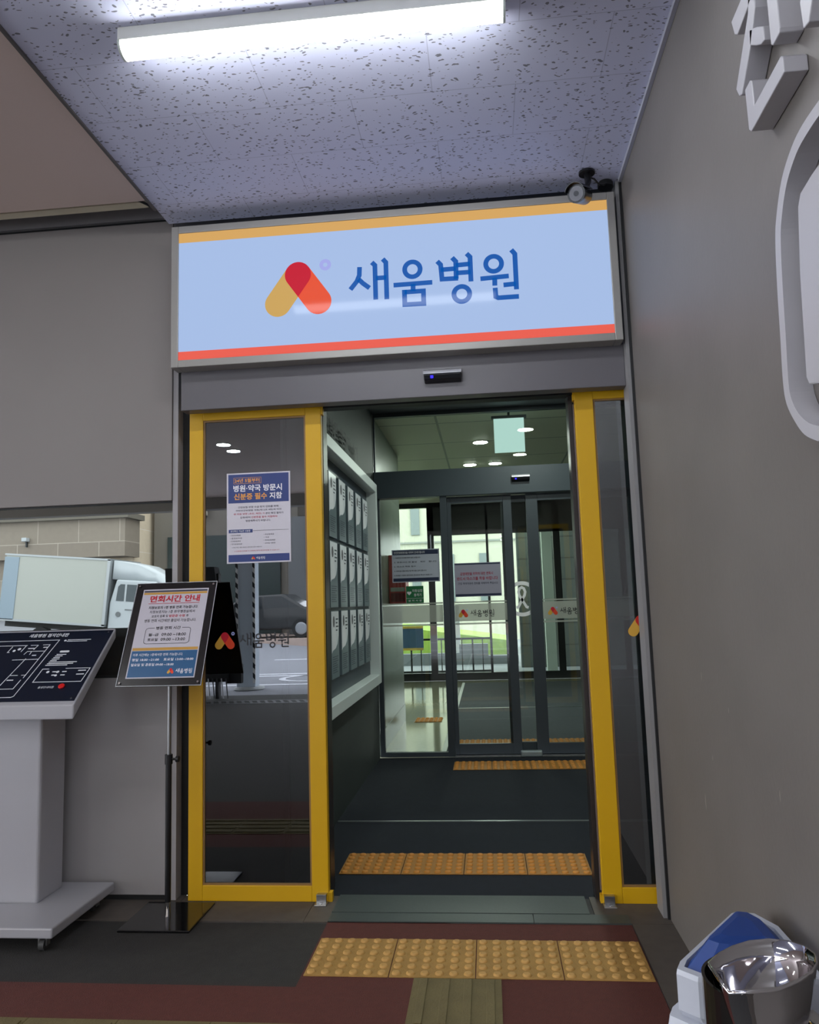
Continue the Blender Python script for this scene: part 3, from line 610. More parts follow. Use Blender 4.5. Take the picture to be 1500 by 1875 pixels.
# ================================================================== POSTER ON THE LEFT DOOR
FD = FRONT(3.4405)
a0, a1, b0, b1 = -1.192, -.888, 1.488, 1.911
t = sheet('poster', 'white and navy identification notice with orange headline taped on the left door glass', FD, a0, b0, a1, b1, m=mat('poster_white', '#d6d1d9', .3))
U = lambda u: a0+(a1-a0)*u; Q = lambda v: b0+(b1-b0)*v
D1, D2 = .0022, .0028
for u0, v0, u1, v1 in ((.025, .665, .975, .985), (.025, .015, .975, .095), (.03, .335, .405, .372)): MB().rect(FD, U(u0), Q(v0), U(u1), Q(v1), D1).build('navy_field', mat('poster_navy', '#2e3f7c', .35), t)
MB().text(FD, '24년 5월부터', U(.125), Q(.892), U(.52), Q(.938), D2, .02).text(FD, '신분증 필수', U(.115), Q(.70), U(.635), Q(.772), D2, .025).frame(FD, U(.11), Q(.88), U(.545), Q(.948), .0012, D1, D2).build('orange_headline', mat('poster_orange', '#eaa24a', .4), t)
MB().text(FD, '병원·약국 방문시', U(.105), Q(.79), U(.87), Q(.865), D2, .025).text(FD, '지참', U(.675), Q(.70), U(.87), Q(.772), D2, .025).build('white_headline', mat('poster_bright', '#f2f0f6', .4), t)
m_ = MB()
m_.text(FD, '건강보험 부정 수급 방지 강화를 위해', U(.18), Q(.605), U(.81), Q(.628), D2).text(FD, '국민건강보험법 개정(제12조 4항)에 따라', U(.14), Q(.568), U(.86), Q(.590), D2).text(FD, '본인 확인 절차가', U(.61), Q(.530), U(.89), Q(.552), D2).text(FD, '강화되어', U(.21), Q(.492), U(.37), Q(.514), D2).text(FD, '방문해주시기 바랍니다.', U(.30), Q(.453), U(.69), Q(.476), D2)
for k, s in enumerate(('• 건강보험증', '• 운전면허증', '• 외국인등록증', '• 국가유공자증')): m_.text(FD, s, U(.05), Q(.300-.032*k), U(.05+.17+.02*(k % 2)), Q(.316-.032*k), D2, .003)
for k, s in enumerate(('• 주민등록증', '• 여권', '• 장애인등록증', '• 모바일 신분증')): m_.text(FD, s, U(.58), Q(.300-.032*k), U(.58+(.16, .08, .18, .18)[k]), Q(.316-.032*k), D2, .003)
m_.text(FD, '※ 본인 확인 예외 대상은 원무과로 문의 바랍니다', U(.08), Q(.168), U(.55), Q(.182), D2, .003).rect(FD, U(.41), Q(.353), U(.97), Q(.356), D2)
m_.build('body_text', mat('poster_ink', '#4a4452', .5), t)
MB().text(FD, '병·의원 방문 (초진, 재진) 시', U(.11), Q(.530), U(.595), Q(.552), D2).text(FD, '신분증을 필수 지참하여', U(.385), Q(.492), U(.79), Q(.514), D2).text(FD, '※ 신분증 미지참 시 진료비 전액 본인부담될 수 있습니다', U(.12), Q(.128), U(.82), Q(.141), D2, .002).build('red_text', mat('poster_red', '#c2485c', .5), t)
MB().text(FD, '본인확인 가능한 신분증', U(.06), Q(.342), U(.37), Q(.365), D2).build('button_text', WHITE, t)
brand(FD, U(.385), Q(.038), .056, D2, t, WHITE, ring=False, dd=.0004)
# ================================================================== TACTILE MAP KIOSK
kb = mat('silver_grey_paint', '#a4a3a8', .38, .1, noise=.02)
ks = thing('tactile_map_kiosk', 'grey pedestal kiosk with tilted navy tactile map board at the left edge', 'kiosk', (-2.15, 3.15, 0))
KB = Fr((-1.69, 3.03, .913), (1, 0, 0), (0, .353, .296))
MB().prism(LEFTW(-2.62), [(3.03, .913), (3.383, 1.209), (3.383, 1.165), (3.03, .853)], 0, .925).build('board_case', kb, ks, bevel=.006)
pl = MB().prism(KB, [(-.925+.01, .02), (-.012, .02), (-.012, .447), (-.925+.01, .447)], 0, .0015).build('map_plate', mat('map_navy', '#0e1628', .25), ks)
MB().box(-2.39, 3.14, .095, -1.895, 3.33, .93).build('pedestal', kb, ks, bevel=.012, seg=3)
MB().box(-2.62, 2.90, .062, -1.69, 3.39, .100).build('base_plate', kb, ks, bevel=.006)
for (x, y) in ((-1.75, 2.95), (-1.75, 3.33), (-2.55, 2.95), (-2.55, 3.33)):
    c = MB().tube([(x-.011, y, .024), (x+.011, y, .024)], .024, 16).build('caster', mat('caster_wheel', '#3b3b3b', .5), ks)
    MB().box(x-.018, y-.012, .022, x-.013, y+.012, .062).box(x+.013, y-.012, .022, x+.018, y+.012, .062).tube([(x, y, .05), (x, y, .062)], .016).build('caster_fork', STEEL, c)
MAP = [[(-2.55, .387), (-1.935, 0.389), (-1.98, 0.05), (-1.99, 0.044), (-2.55, 0.041)], [(-2.55, 0.358), (-2.072, 0.358)], [(-2.057, 0.358), (-2.02, 0.358)], [(-1.999, 0.359), (-1.966, 0.36), (-1.991, 0.154)], [(-1.996, 0.144), (-2.005, 0.092), (-2.5, 0.091)], [(-2.14, 0.352), (-2.147, 0.315), (-2.137, 0.315)], [(-2.077, 0.356), (-2.084, 0.317)], [(-2.021, 0.357), (-2.03, 0.329)], [(-2.056, 0.319), (-1.968, 0.319)], [(-2.099, 0.266), (-1.975, 0.268)], [(-2.038, 0.274), (-2.074, 0.113)], [(-2.055, 0.316), (-2.061, 0.299)], [(-2.033, 0.318), (-2.034, 0.298)], [(-2.06, 0.171), (-2.024, 0.171)], [(-2.008, 0.171), (-1.992, 0.172)], [(-1.897, 0.205), (-1.927, 0.205), (-1.935, 0.128), (-1.720, 0.128), (-1.712, 0.207), (-1.823, 0.207)], [(-2.25, .32), (-2.25, .12)], [(-2.4, .32), (-2.25, .32)]]
m_ = MB()
for l in MAP: m_.ribbon(KB, [(a+1.69, b) for a, b in l], .0036, .002)
for a, b, w in ((-2.06, .335, .03), (-1.99, .34, .02), (-2.02, .29, .02), (-2.06, .14, .03), (-1.875, .185, .02), (-1.83, .185, .02), (-1.76, .19, .035), (-1.87, .165, .015), (-1.83, .165, .02), (-1.76, .168, .035)): m_.rect(KB, a+1.69, b, a+1.69+w, b+.006, .002)
for k, w in enumerate((.045, .035, .03, .035, .03, .13, .12, .10)): m_.rect(KB, -1.905+1.69-.003*k, .292-.0095*k, -1.905+1.69-.003*k+w, .297-.0095*k, .002)
m_.disc(KB, (-1.895+1.69, .187), .007, .002, 14).disc(KB, (-1.85+1.69, .187), .007, .002, 14).disc(KB, (-1.85+1.69, .166), .006, .002, 14).disc(KB, (-2.1+1.69, .335), .008, .002, 14).disc(KB, (-2.12+1.69, .325), .007, .002, 14)
m_.disc(KB, (-1.905+1.69, .384), .006, .002, 14).rect(KB, -1.895+1.69, .386, -1.785+1.69, .390, .002).rect(KB, -1.897+1.69, .377, -1.80+1.69, .381, .002)
m_.prism(KB, capsule((-1.893+1.69, .313), (-1.86+1.69, .313), .006, 8), .0015, .002)
m_.text(KB, '새움병원 점자안내판', -2.094+1.69, .410, -1.905+1.69, .434, .002, .02).text(KB, '음성안내버튼', -1.896+1.69, .091, -1.826+1.69, .104, .002, .01)
m_.build('map_lines', mat('map_white', '#d8dade', .5), pl)
MB().disc(KB, (-1.791+1.69, .0985), .0135, .0015, 24, .010).build('red_button', mat('button_red', '#d01616', .3), ks, bevel=.003)
for b in (.034, .434): MB().disc(KB, (-.03, b), .004, .0015, 12, .004).build('screw', CHROME, ks)
# ================================================================== VISITING HOURS STAND
st = thing('notice_stand', 'black stand holding a tilted acrylic visiting hours notice in front of the left wall', 'sign stand', (-1.385, 3.25, .004))
MB().box(-1.535, 3.105, .004, -1.235, 3.40, .014).build('base_plate', mat('gloss_black', '#0c0c0e', .12, spec=.6), st, bevel=.002)
MB().tube([(-1.385, 3.25, .014), (-1.385, 3.25, .07)], [.012, .009], 14).build('pole_foot', CHROME, st)
MB().tube([(-1.385, 3.25, .07), (-1.385, 3.25, .655)], .0125, 16).build('lower_pole', mat('satin_black', '#121214', .35), st)
MB().tube([(-1.385, 3.25, .655), (-1.385, 3.25, 1.125)], .007, 12).build('upper_pole', STEEL, st)
MB().tube([(-1.385, 3.25, .63), (-1.385, 3.25, .67)], .0165, 16).tube([(-1.372, 3.25, .65), (-1.345, 3.25, .65)], .005, 8).tube([(-1.352, 3.25, .65), (-1.34, 3.25, .65)], .013, 12).build('height_knob', MC['satin_black'], st)
SB = Fr((-1.395, 3.155, .968), (1, 0, 0), (0, .20, .440)); Hh = .4833; Wd = .187
MB().box(-1.41, 3.247, 1.105, -1.36, 3.262, 1.14).build('tilt_bracket', MC['satin_black'], st)
MB().fbox(SB, -Wd, 0, Wd, Hh, -.009, -.004).build('back_plate', mat('back_plate_black', '#1d1a1d', .25), st)
MB().frame(SB, -Wd, 0, Wd, Hh, .0015, -.004, .0).build('acrylic_edge', mat('acrylic_edge', '#d9dade', .2), st)
ca, cb = -.150, .150
MB().rect(SB, -.152, .035, .152, .452, -.0036).build('paper_sheet', mat('stand_paper', '#c4bfc8', .3), st)
PH = lambda v: .035+.417*v
MB().rect(SB, -.147, PH(.012), .147, PH(.295), -.0031).build('blue_field', mat('stand_blue', '#2c5b86', .3), st)
for v0, v1 in ((.30, .33), (.938, .962)): MB().rect(SB, -.147, PH(v0), .147, PH(v1), -.0031).build('gold_line', mat('stand_gold', '#c59648', .3), st)
MB().rect(SB, -.147, PH(.966), .147, PH(.985), -.0031).build('dark_line', mat('stand_dark', '#3a3c4a', .4), st)
dz = -.0026
MB().text(SB, '면회시간 안내', -.113, PH(.845), .118, PH(.925), dz, .03).rect(SB, -.117, PH(.828), .119, PH(.833), dz).text(SB, '방문증 수령', -.01, PH(.668), .062, PH(.698), dz, .01).build('red_headline', RED, st)
m_ = MB().text(SB, '지정보호자 1명 병동 면회 가능합니다.', -.112, PH(.766), .116, PH(.80), dz, .018).text(SB, '지정보호자는 1층 원무행정실에서', -.103, PH(.716), .104, PH(.75), dz, .004).text(SB, '보호자 등록 및', -.090, PH(.668), -.015, PH(.698), dz, .004).text(SB, '후', .068, PH(.668), .080, PH(.698), dz, .004).text(SB, '병동 면회 시간에만 출입이 가능합니다.', -.119, PH(.615), .118, PH(.65), dz, .004)
m_.text(SB, '병동 면회 시간', -.058, PH(.53), .053, PH(.565), dz, .018).text(SB, '월~금', -.088, PH(.457), -.042, PH(.49), dz, .018).text(SB, '09:00 ~18:00', -.028, PH(.457), .082, PH(.49), dz, .012).text(SB, '토요일', -.088, PH(.402), -.042, PH(.435), dz, .018).text(SB, '09:00 ~13:00', -.028, PH(.402), .082, PH(.435), dz, .012)
bx = [(-.065, PH(.548)), (-.092, PH(.548)), (-.101, PH(.54)), (-.104, PH(.525)), (-.104, PH(.395)), (-.100, PH(.38)), (-.092, PH(.373)), (.088, PH(.373)), (.096, PH(.38)), (.100, PH(.395)), (.100, PH(.525)), (.097, PH(.54)), (.088, PH(.548)), (.060, PH(.548))]
m_.build('black_text', INKB, st); MB().ribbon(SB, bx, .0018, dz).build('rounded_outline', INKB, st)
MB().text(SB, '이후 시간에는 1층에서만 면회 가능합니다.', -.139, PH(.238), .085, PH(.268), dz, .004).text(SB, '평일 18:00 ~21:00', -.139, PH(.184), -.018, PH(.214), dz, .012).text(SB, '토요일 13:00~18:00', .003, PH(.184), .135, PH(.214), dz, .012).text(SB, '일요일 및 공휴일 09:00 ~18:00', -.139, PH(.130), .051, PH(.160), dz, .012).build('white_text', MC['poster_bright'], st)
brand(SB, .028, PH(.045), .095, dz, st, MC['poster_bright'], ring=False, dd=.0003)
for a, b in ((-.172, .015), (.172, .015), (-.172, Hh-.015), (.172, Hh-.015)): MB().disc(SB, (a, b), .0045, 0, 14, .003).build('stud', CHROME, st)
# ================================================================== FLUORESCENT LIGHT
def batten(lab):
    fx = thing('fluorescent_light', lab, 'ceiling light', (-.5, 2.16, 3.06), 'fluorescent battens on the porch ceiling')
    MB().box(-1.089, 2.118, 3.075, .131, 2.198, 3.12).build('batten_housing', mat('batten_white', '#c9c9c2', .5), fx, bevel=.004)
    arc = [(2.121+.037*(1-math.cos(a)), 3.075-.034*math.sin(a)) for a in [math.pi*i/12 for i in range(13)]]
    MB().prism(LEFTW(-1.081), arc, 0, 1.204, True).build('diffuser', lamp('tube_glow', '#f6fbff', TUBE), fx)
    for x in (-1.089, .123): MB().prism(LEFTW(x), [(2.119, 3.076)]+[(2.119+.039*(1-math.cos(a)), 3.076-.037*math.sin(a)) for a in [math.pi*i/12 for i in range(13)]]+[(2.197, 3.09)], 0, .008).build('end_cap', mat('end_cap', '#c8d0c8', .4), fx)
    return fx
fx = batten('long glowing white fluorescent batten on the textured ceiling, the one in view')
dup(fx, (-.5, .3, 3.06), 'added fluorescent batten on the porch ceiling just behind the viewer')  # unseen copy, added as fill light for the porch
dup(fx, (-.5, -1.9, 3.06), 'added fluorescent batten on the porch ceiling farther behind the viewer')  # another unseen copy added to raise the porch light
dup(fx, (-3.6, .6, 3.085), 'added fluorescent batten on the smooth soffit at the left, outside the view')  # unseen copy added to light the left walls
# ================================================================== SECURITY CAMERA
sc_ = thing('security_camera', 'black security camera hanging from the ceiling at the sign corner', 'camera', (.49, 3.2, 3.12))
MB().tube([(.51, 3.19, 3.12), (.51, 3.19, 3.11)], .035, 20).tube([(.51, 3.19, 3.115), (.512, 3.18, 3.07), (.50, 3.15, 3.02)], .014, 10).build('mount_arm', MC['satin_black'], sc_)
cdir = V((-.42, -.80, -.30)).normalized(); cc0 = V((.487, 3.145, 2.985)); cc1 = cc0+cdir*.105
MB().tube([cc0-cdir*.012, cc0, cc1], [.024, .035, .038], 24).build('camera_body', mat('camera_black', '#10131a', .25), sc_)
FC = Fr(cc1, cdir.cross(V((0, 0, 1))).normalized()*-1, V((0, 0, 1))-cdir*cdir.z)
MB().ring(FC, (0, 0), .0, .030, .001 if FC.n.dot(cdir) > 0 else -.001, 24).build('led_ring', mat('led_ring', '#5a5a62', .3), sc_)
MB().ring(FC, (0, 0), .0, .011, .002 if FC.n.dot(cdir) > 0 else -.002, 20).build('lens', mat('lens_black', '#05060a', .05), sc_)
vs = MB(); 
up = (V((0, 0, 1))-cdir*cdir.z).normalized(); sd = cdir.cross(up)
lo = [[p+(up*math.cos(a)+sd*math.sin(a))*rr for a in [math.radians(-70+140*i/12) for i in range(13)] for rr in (.041,)] for p in (cc0, cc1+cdir*.022)]
lo2 = [[p+(up*math.cos(a)+sd*math.sin(a))*.044 for a in [math.radians(-70+140*i/12) for i in range(13)]] for p in (cc0, cc1+cdir*.022)]
for a_ in range(12):
    vs.add([lo[0][a_], lo[0][a_+1], lo[1][a_+1], lo[1][a_]], [(0, 1, 2, 3)], True); vs.add([lo2[0][a_], lo2[0][a_+1], lo2[1][a_+1], lo2[1][a_]], [(3, 2, 1, 0)], True)
    vs.add([lo[1][a_], lo[1][a_+1], lo2[1][a_+1], lo2[1][a_]], [(0, 1, 2, 3)])
vs.build('sun_visor', MC['camera_black'], sc_)
MB().tube([(.515, 3.18, 3.09), (.54, 3.19, 3.085), (.565, 3.22, 3.075), (.59, 3.245, 3.085), (.60, 3.262, 3.10)], .004, 8).build('cable', MC['satin_black'], sc_)
tag(MB().lathe([(.034, 0), (.034, .018), (.028, .026)], (.603, 3.285, 3.094), 20).build('cable_grommet', BLACK), 'round black cable cover on the ceiling right of the security camera', 'cable cover')
# ================================================================== RAISED LETTERS ON THE RIGHT WALL
WL = mat('white_acrylic_letter', '#b3b0b4', .4)
WS = RIGHTW(.67)
P = lambda l: [(-a, b) for a, b in l]
L1 = thing('raised_sign_letter', 'white raised Korean letter cut by the top right corner, on the grey right wall', 'sign letter', (.645, 1.57, 2.29), 'white raised letters on the right wall')
for pts in ([(1.70, 2.60), (1.686, 2.557), (1.67, 2.544), (1.53, 2.56), (1.53, 2.60)], [(1.586, 2.60), (1.600, 2.54), (1.65, 2.49), (1.706, 2.435), (1.691, 2.408), (1.674, 2.400), (1.6, 2.465), (1.560, 2.52), (1.55, 2.60)], [(1.600, 2.50), (1.560, 2.475), (1.528, 2.45), (1.528, 2.419), (1.547, 2.424), (1.571, 2.44), (1.605, 2.467)], [(1.499, 2.75), (1.499, 2.385), (1.490, 2.377), (1.455, 2.377), (1.452, 2.385), (1.452, 2.75)], [(1.655, 2.397), (1.622, 2.397), (1.612, 2.388), (1.610, 2.330), (1.460, 2.331), (1.451, 2.322), (1.451, 2.290), (1.640, 2.288), (1.652, 2.300)]):
    MB().prism(WS, P(pts), .001, .048).build('letter_stroke', WL, L1, bevel=.002)
L2 = thing('raised_sign_letter', 'edge of a second white raised letter at the extreme top right corner', 'sign letter', (.645, 1.3, 2.30), 'white raised letters on the right wall')
for pts in ([(1.36, 2.36), (1.356, 2.305), (1.333, 2.30), (1.24, 2.43), (1.20, 2.62), (1.25, 2.62), (1.28, 2.47)], [(1.25, 2.47), (1.22, 2.44), (1.14, 2.36), (1.12, 2.39), (1.21, 2.50)], [(1.06, 2.66), (1.06, 2.30), (1.02, 2.30), (1.02, 2.66)]):
    MB().prism(WS, P(pts), .001, .048).build('letter_stroke', WL, L2, bevel=.002)
GO = [(1.319, 2.142), (1.395, 2.143), (1.45, 2.132), (1.507, 2.10), (1.549, 2.043), (1.566, 1.995), (1.578, 1.897), (1.585, 1.796), (1.592, 1.708), (1.584, 1.659), (1.551, 1.614), (1.512, 1.579), (1.458, 1.555)]
GI = [(1.325, 2.117), (1.381, 2.116), (1.433, 2.108), (1.487, 2.078), (1.524, 2.028), (1.540, 1.981), (1.551, 1.883), (1.558, 1.787), (1.565, 1.70), (1.558, 1.662), (1.530, 1.625), (1.489, 1.597), (1.444, 1.580)]
def crom(L, k=4):
    L = [V(p) for p in L]; o = []
    for i in range(len(L)-1):
        a, b, c, d = L[max(i-1, 0)], L[i], L[i+1], L[min(i+2, len(L)-1)]
        for j in range(k):
            t = j/k; o.append(tuple(.5*(2*b+(c-a)*t+(2*a-5*b+4*c-d)*t*t+(3*b-a-3*c+d)*t**3)))
    return o+[tuple(L[-1])]
full = lambda L: L+[(2.44-a, b) for a, b in L[::-1]]
L3 = thing('raised_logo_outline', 'large white raised rounded outline with inner panel at the right edge of the wall', 'sign emblem', (.645, 1.22, 1.55))
go, gi = P(full(crom(GO))), P(full(crom(GI))); m_ = MB(); n = len(go)
for i in range(n): m_.prism(WS, [go[i], go[(i+1) % n], gi[(i+1) % n], gi[i]], .001, .048)
bm_o = m_.build('outline_band', WL, L3)
HH = [(1.30, 2.05), (1.40, 2.045), (1.452, 2.038), (1.468, 2.018), (1.487, 1.893), (1.502, 1.690), (1.492, 1.672), (1.449, 1.662), (1.25, 1.655), (1.20, 1.67), (1.20, 2.03)]
MB().prism(WS, P(HH), .001, .040).build('inner_panel', WL, L3, bevel=.003)
# ================================================================== ASH BIN AND BLUE/WHITE BIN (bottom right)
ab = thing('ash_bin', 'chrome topped ash bin with open flared bowl beside the right wall', 'ash bin', (.50, 1.59, .0))
ZR = .585
def rim(px):   # rim outline, metres, on the rim plane
    return px
RIM = [(0.391, 1.592), (0.421, 1.632), (0.457, 1.664), (0.496, 1.688), (0.538, 1.698), (0.571, 1.69), (0.594, 1.667), (0.600, 1.632), (0.590, 1.598), (0.568, 1.565), (0.533, 1.533), (0.484, 1.500), (0.442, 1.490), (0.396, 1.485), (0.392, 1.535)]
cxr = sum(p[0] for p in RIM)/len(RIM); cyr = sum(p[1] for p in RIM)/len(RIM)
def loop(k, z, dx=0, dy=0): return [(cxr+(x-cxr)*k+dx, cyr+(y-cyr)*k+dy, z) for x, y in RIM]
MB().loft([loop(1.02, ZR-.006), loop(1.02, ZR), loop(.985, ZR), loop(.90, ZR-.03), loop(.80, ZR-.065), loop(.5, ZR-.085)], False, True).build('bowl_inner', mat('bright_chrome', '#cfcdd1', .05, 1), ab)
MB().loft([loop(.78, ZR-.10), loop(.90, ZR-.05), loop(.99, ZR-.012), loop(1.02, ZR-.006)], True, False).build('bowl_outer', MC['bright_chrome'], ab)
MB().loft([loop(.74, .43, .012, -.012), loop(.86, .455, .012, -.012), loop(.90, .475, .012, -.012), loop(.86, .478, .012, -.012), loop(.6, .46, .012, -.012)], True, True).build('chrome_tray', CHROME, ab)
MB().lathe([(.094, .012), (.094, .425), (.088, .43)], (cxr+.005, cyr, 0), 32).build('bin_body', mat('bin_brown', '#4a3029', .18, .7), ab)
MB().lathe([(.100, 0), (.100, .02)], (cxr+.005, cyr, 0), 32).build('bin_foot', BLACK, ab)
arcp = [(cxr-.005+.105*math.cos(a), cyr+.01+.105*math.sin(a)) for a in [math.radians(75+150*i/20) for i in range(21)]]
sh = MB()
for i in range(20):
    p, q = arcp[i], arcp[i+1]; n0 = V((p[0]-cxr, p[1]-cyr)).normalized()*.006; n1 = V((q[0]-cxr, q[1]-cyr)).normalized()*.006
    sh.prism(FLOORF, [p, q, (q[0]+n1.x, q[1]+n1.y), (p[0]+n0.x, p[1]+n0.y)], .40, .55)
sh.build('curved_shield', mat('dark_chrome', '#4b4745', .12, .9), ab)
pb = thing('plastic_bin', 'white plastic bin with blue peaked lid between the ash bin and the right wall', 'bin', (.5, 1.85, 0))
PL = [(.365, 1.765), (.380, 1.80), (.570, 2.065), (.585, 2.075), (.625, 2.065), (.655, 1.99), (.655, 1.72), (.645, 1.730), (.44, 1.724), (.40, 1.73)]
pcx, pcy = .53, 1.86
lp = lambda k, z, P_=PL: [(pcx+(x-pcx)*k, pcy+(y-pcy)*k, z) for x, y in P_]
PB2 = [(x-.025 if x < .5 else x, y) for x, y in PL]
MB().loft([lp(1.03, .008, PB2), lp(1.0, .38, PB2), lp(.97, .402, PB2)], True, True, False).build('bin_body', mat('white_plastic', '#bfc2cc', .4), pb, bevel=.004)
lfr = MB().loft([lp(.94, .40), lp(1.0, .415), lp(1.0, .485), lp(.985, .495), lp(.88, .495), lp(.86, .47)], True, True, False).build('white_rim', MC['white_plastic'], pb, bevel=.003)
MB().loft([lp(.875, .475), lp(.84, .49), lp(.50, .535), lp(.30, .54)], False, True, False).build('blue_lid', mat('blue_plastic', '#143c84', .42), pb, bevel=.004)
# ================================================================== THE STREET BEHIND THE VIEWER (seen in the reflecting glass)
road = mat('street_asphalt', '#8b8d94', .8, noise=.1, nscale=6)
def gz(x): return 0 if x > -5.4 else -.088*(x+5.4)
struct('street', MB().add([(-40, -30, gz(-40)-.01), (-5.4, -30, -.01), (-5.4, -4.4, -.01), (-40, -4.4, gz(-40)-.01), (14, -30, -.01), (14, -4.4, -.01)], [(0, 1, 2, 3), (1, 4, 5, 2)]), road)
rm = MB()
for y0 in (-6.0, -7.6, -8.0, -12.0): rm.box(-5.3, y0, -.009, 4, y0+.16, -.005)
rm.ring(FLOORF, (-3.2, -7.0), .5, .62, -.005)
mk = rm.build('road_marking', mat('road_paint', '#d9dbe2', .7)); mk['kind'] = 'structure'
struct('floor_drain', MB().box(-6, -3.75, 0, 1, -3.7, .004).box(-6, -3.45, 0, 1, -3.40, .004), mat('drain_steel', '#6f7174', .5, .5))
dr = MB()
for k in range(60): dr.prism(FLOORF, [(-6+.11*k, -3.7), (-6+.11*k+.04, -3.7), (-6+.11*k+.14, -3.45), (-6+.11*k+.10, -3.45)], 0, .004)
struct('floor_drain_slats', dr, MC['drain_steel'])
# porch column with hazard corners
col = thing('porch_post', 'grey steel post with striped corner guards reflected in the left door glass', 'post', (-3.88, -5.5, 0))
MB().box(-4.02, -5.39, 0, -3.72, -5.17, 3.14).build('post_shaft', mat('post_blue_grey', '#b9c4ce', .5), col)
MB().lathe([(.24, 0), (.24, .03), (.2, .04)], (-3.85, -5.28, 0), 28).build('base_disc', mat('base_pale', '#b0b4b4', .5), col)
for x in (-4.03, -3.75):
    g_ = MB().box(x, -5.17, .1, x+.04, -5.15, 2.1).build('corner_guard', mat('guard_white', '#d8d8d8', .5), col)
    gs = MB()
    for k in range(12): gs.prism(Fr((0, -5.147, 0), (-1, 0, 0), (0, 0, 1)), [(-x-.04, .15+.16*k), (-x, .19+.16*k), (-x, .27+.16*k), (-x-.04, .23+.16*k)], 0, .003)
    gs.build('black_stripes', BLACK, g_)
# dark draped rack
rk = thing('umbrella_drip_rack', 'tall black draped rack with dangling straps reflected in the left door glass', 'rack', (-4.0, -4.2, 0))
RB = mat('black_fabric', '#0b0b0d', .8)
MB().loft([[(-4.62, -4.15, .25), (-3.72, -4.15, .25), (-3.72, -3.9, .25), (-4.62, -3.9, .25)], [(-4.7, -4.15, 1.9), (-3.95, -4.15, 1.9), (-3.95, -3.95, 1.9), (-4.7, -3.95, 1.9)]], True, True, False).build('drape', RB, rk)
for k in range(14): MB().tube([(-4.6+.065*k, -3.89, .30), (-4.56+.065*k, -3.86, .02)], .008, 6).build('strap', mat('strap_pale', '#2a2a2e', .5) if k % 3 else mat('strap_white', '#b9b9bd', .5), rk)
MB().box(-3.78, -4.05, .22, -3.55, -3.95, .48).build('small_box', RB, rk)
for x in (-4.6, -3.95): MB().box(x, -4.1, 0, x+.05, -4.0, 1.8).build('rack_leg', BLACK, rk)
# reflected porch lamps
downlight(-2.914, -1.41, 3.145, 'round porch downlight reflected in the left door glass, farther from the door of the pair', 'porch downlights behind the viewer', PORCH_E)
downlight(-2.92, -1.78, 3.145, 'round porch downlight reflected in the left door glass, nearer the street of the pair', 'porch downlights behind the viewer', PORCH_E)
# truck
TM = Matrix.Translation((-12.2, -13.1, .62)) @ Matrix.Rotation(.088, 4, 'Y')
tr = thing('box_truck', 'white box truck parked on the sloping street, reflected in the left window', 'truck', (-12.2, -13.1, .6))
TW = mat('truck_white', '#b6bdc0', .35); TBD = MB(TM)
TBD.box(-1.25, -1.8, .48, 1.78, 0, 2.26).build('cargo_box', mat('cargo_white', '#aeb1a9', .4), tr, bevel=.02)
MB(TM).box(-1.27, -.01, .48, -.85, .02, 2.2).build('side_door', mat('cargo_door', '#8d9eaa', .35), tr)
MB(TM).box(-1.28, -1.82, 2.24, 1.80, .02, 2.29).box(1.72, -1.82, .46, 1.80, .02, 2.27).box(-1.28, -1.82, .44, 1.80, .02, .50).build('box_trim', mat('trim_alu', '#a8adaf', .35, .5), tr)
FTR = Fr((0, -.12, 0), (1, 0, 0), (0, 0, 1))
class FT:
    def __init__(s, y): s.y = y
    def __call__(s, a, b, d=0): return V((a, s.y+d, b))
cabp = [(1.84, .25), (3.45, .25), (3.52, .55), (3.48, .95), (3.18, 1.66), (3.05, 1.74), (1.98, 1.74), (1.84, 1.1)]
MB(TM).prism(FT(-1.68), cabp, 0, 1.6).build('cab', TW, tr, bevel=.04)
MB(TM).loft([[(1.84, -1.65, 1.74), (1.84, -.12, 1.74), (1.84, -.12, 2.26), (1.84, -1.65, 2.26)], [(2.5, -1.6, 1.74), (2.5, -.16, 1.74), (2.5, -.2, 2.17), (2.5, -1.56, 2.17)], [(3.02, -1.55, 1.74), (3.02, -.22, 1.74), (3.02, -.3, 1.95), (3.02, -1.45, 1.95)], [(3.3, -1.5, 1.66), (3.3, -.3, 1.66), (3.3, -.4, 1.70), (3.3, -1.4, 1.70)]], True, True).build('roof_fairing', TW, tr)
MB(TM).prism(FT(-.085), [(2.02, 1.16), (2.05, 1.55), (2.12, 1.62), (2.24, 1.62), (2.24, 1.16)], 0, .015).prism(FT(-.085), [(2.30, 1.16), (2.30, 1.62), (3.02, 1.62), (3.24, 1.16)], 0, .015).build('cab_window', mat('truck_glass', '#39454a', .08), tr)
MB(TM).box(2.30, -.08, .92, 2.75, -.065, .95).disc(FT(-.085), (2.12, .80), .07, .02, 16, .03).build('door_trim', mat('truck_grey', '#6c7072', .5), tr)
MB(TM).box(-1.2, -1.6, .28, 1.8, -.2, .46).build('chassis', mat('chassis_dark', '#2c2c2a', .7), tr)
for x in (-.05, 2.85):
    for y in (-.16, -1.6):
        wv = MB(TM).tube([(x, y-.12, .02), (x, y+.10, .02)], .30, 28).build('wheel', mat('tyre', '#1f1f20', .8), tr)
        MB(TM).tube([(x, y+.10, .02), (x, y+.115, .02)], [.19, .15], 20).build('hub', mat('hub_silver', '#9a9ea2', .4, .6), wv)
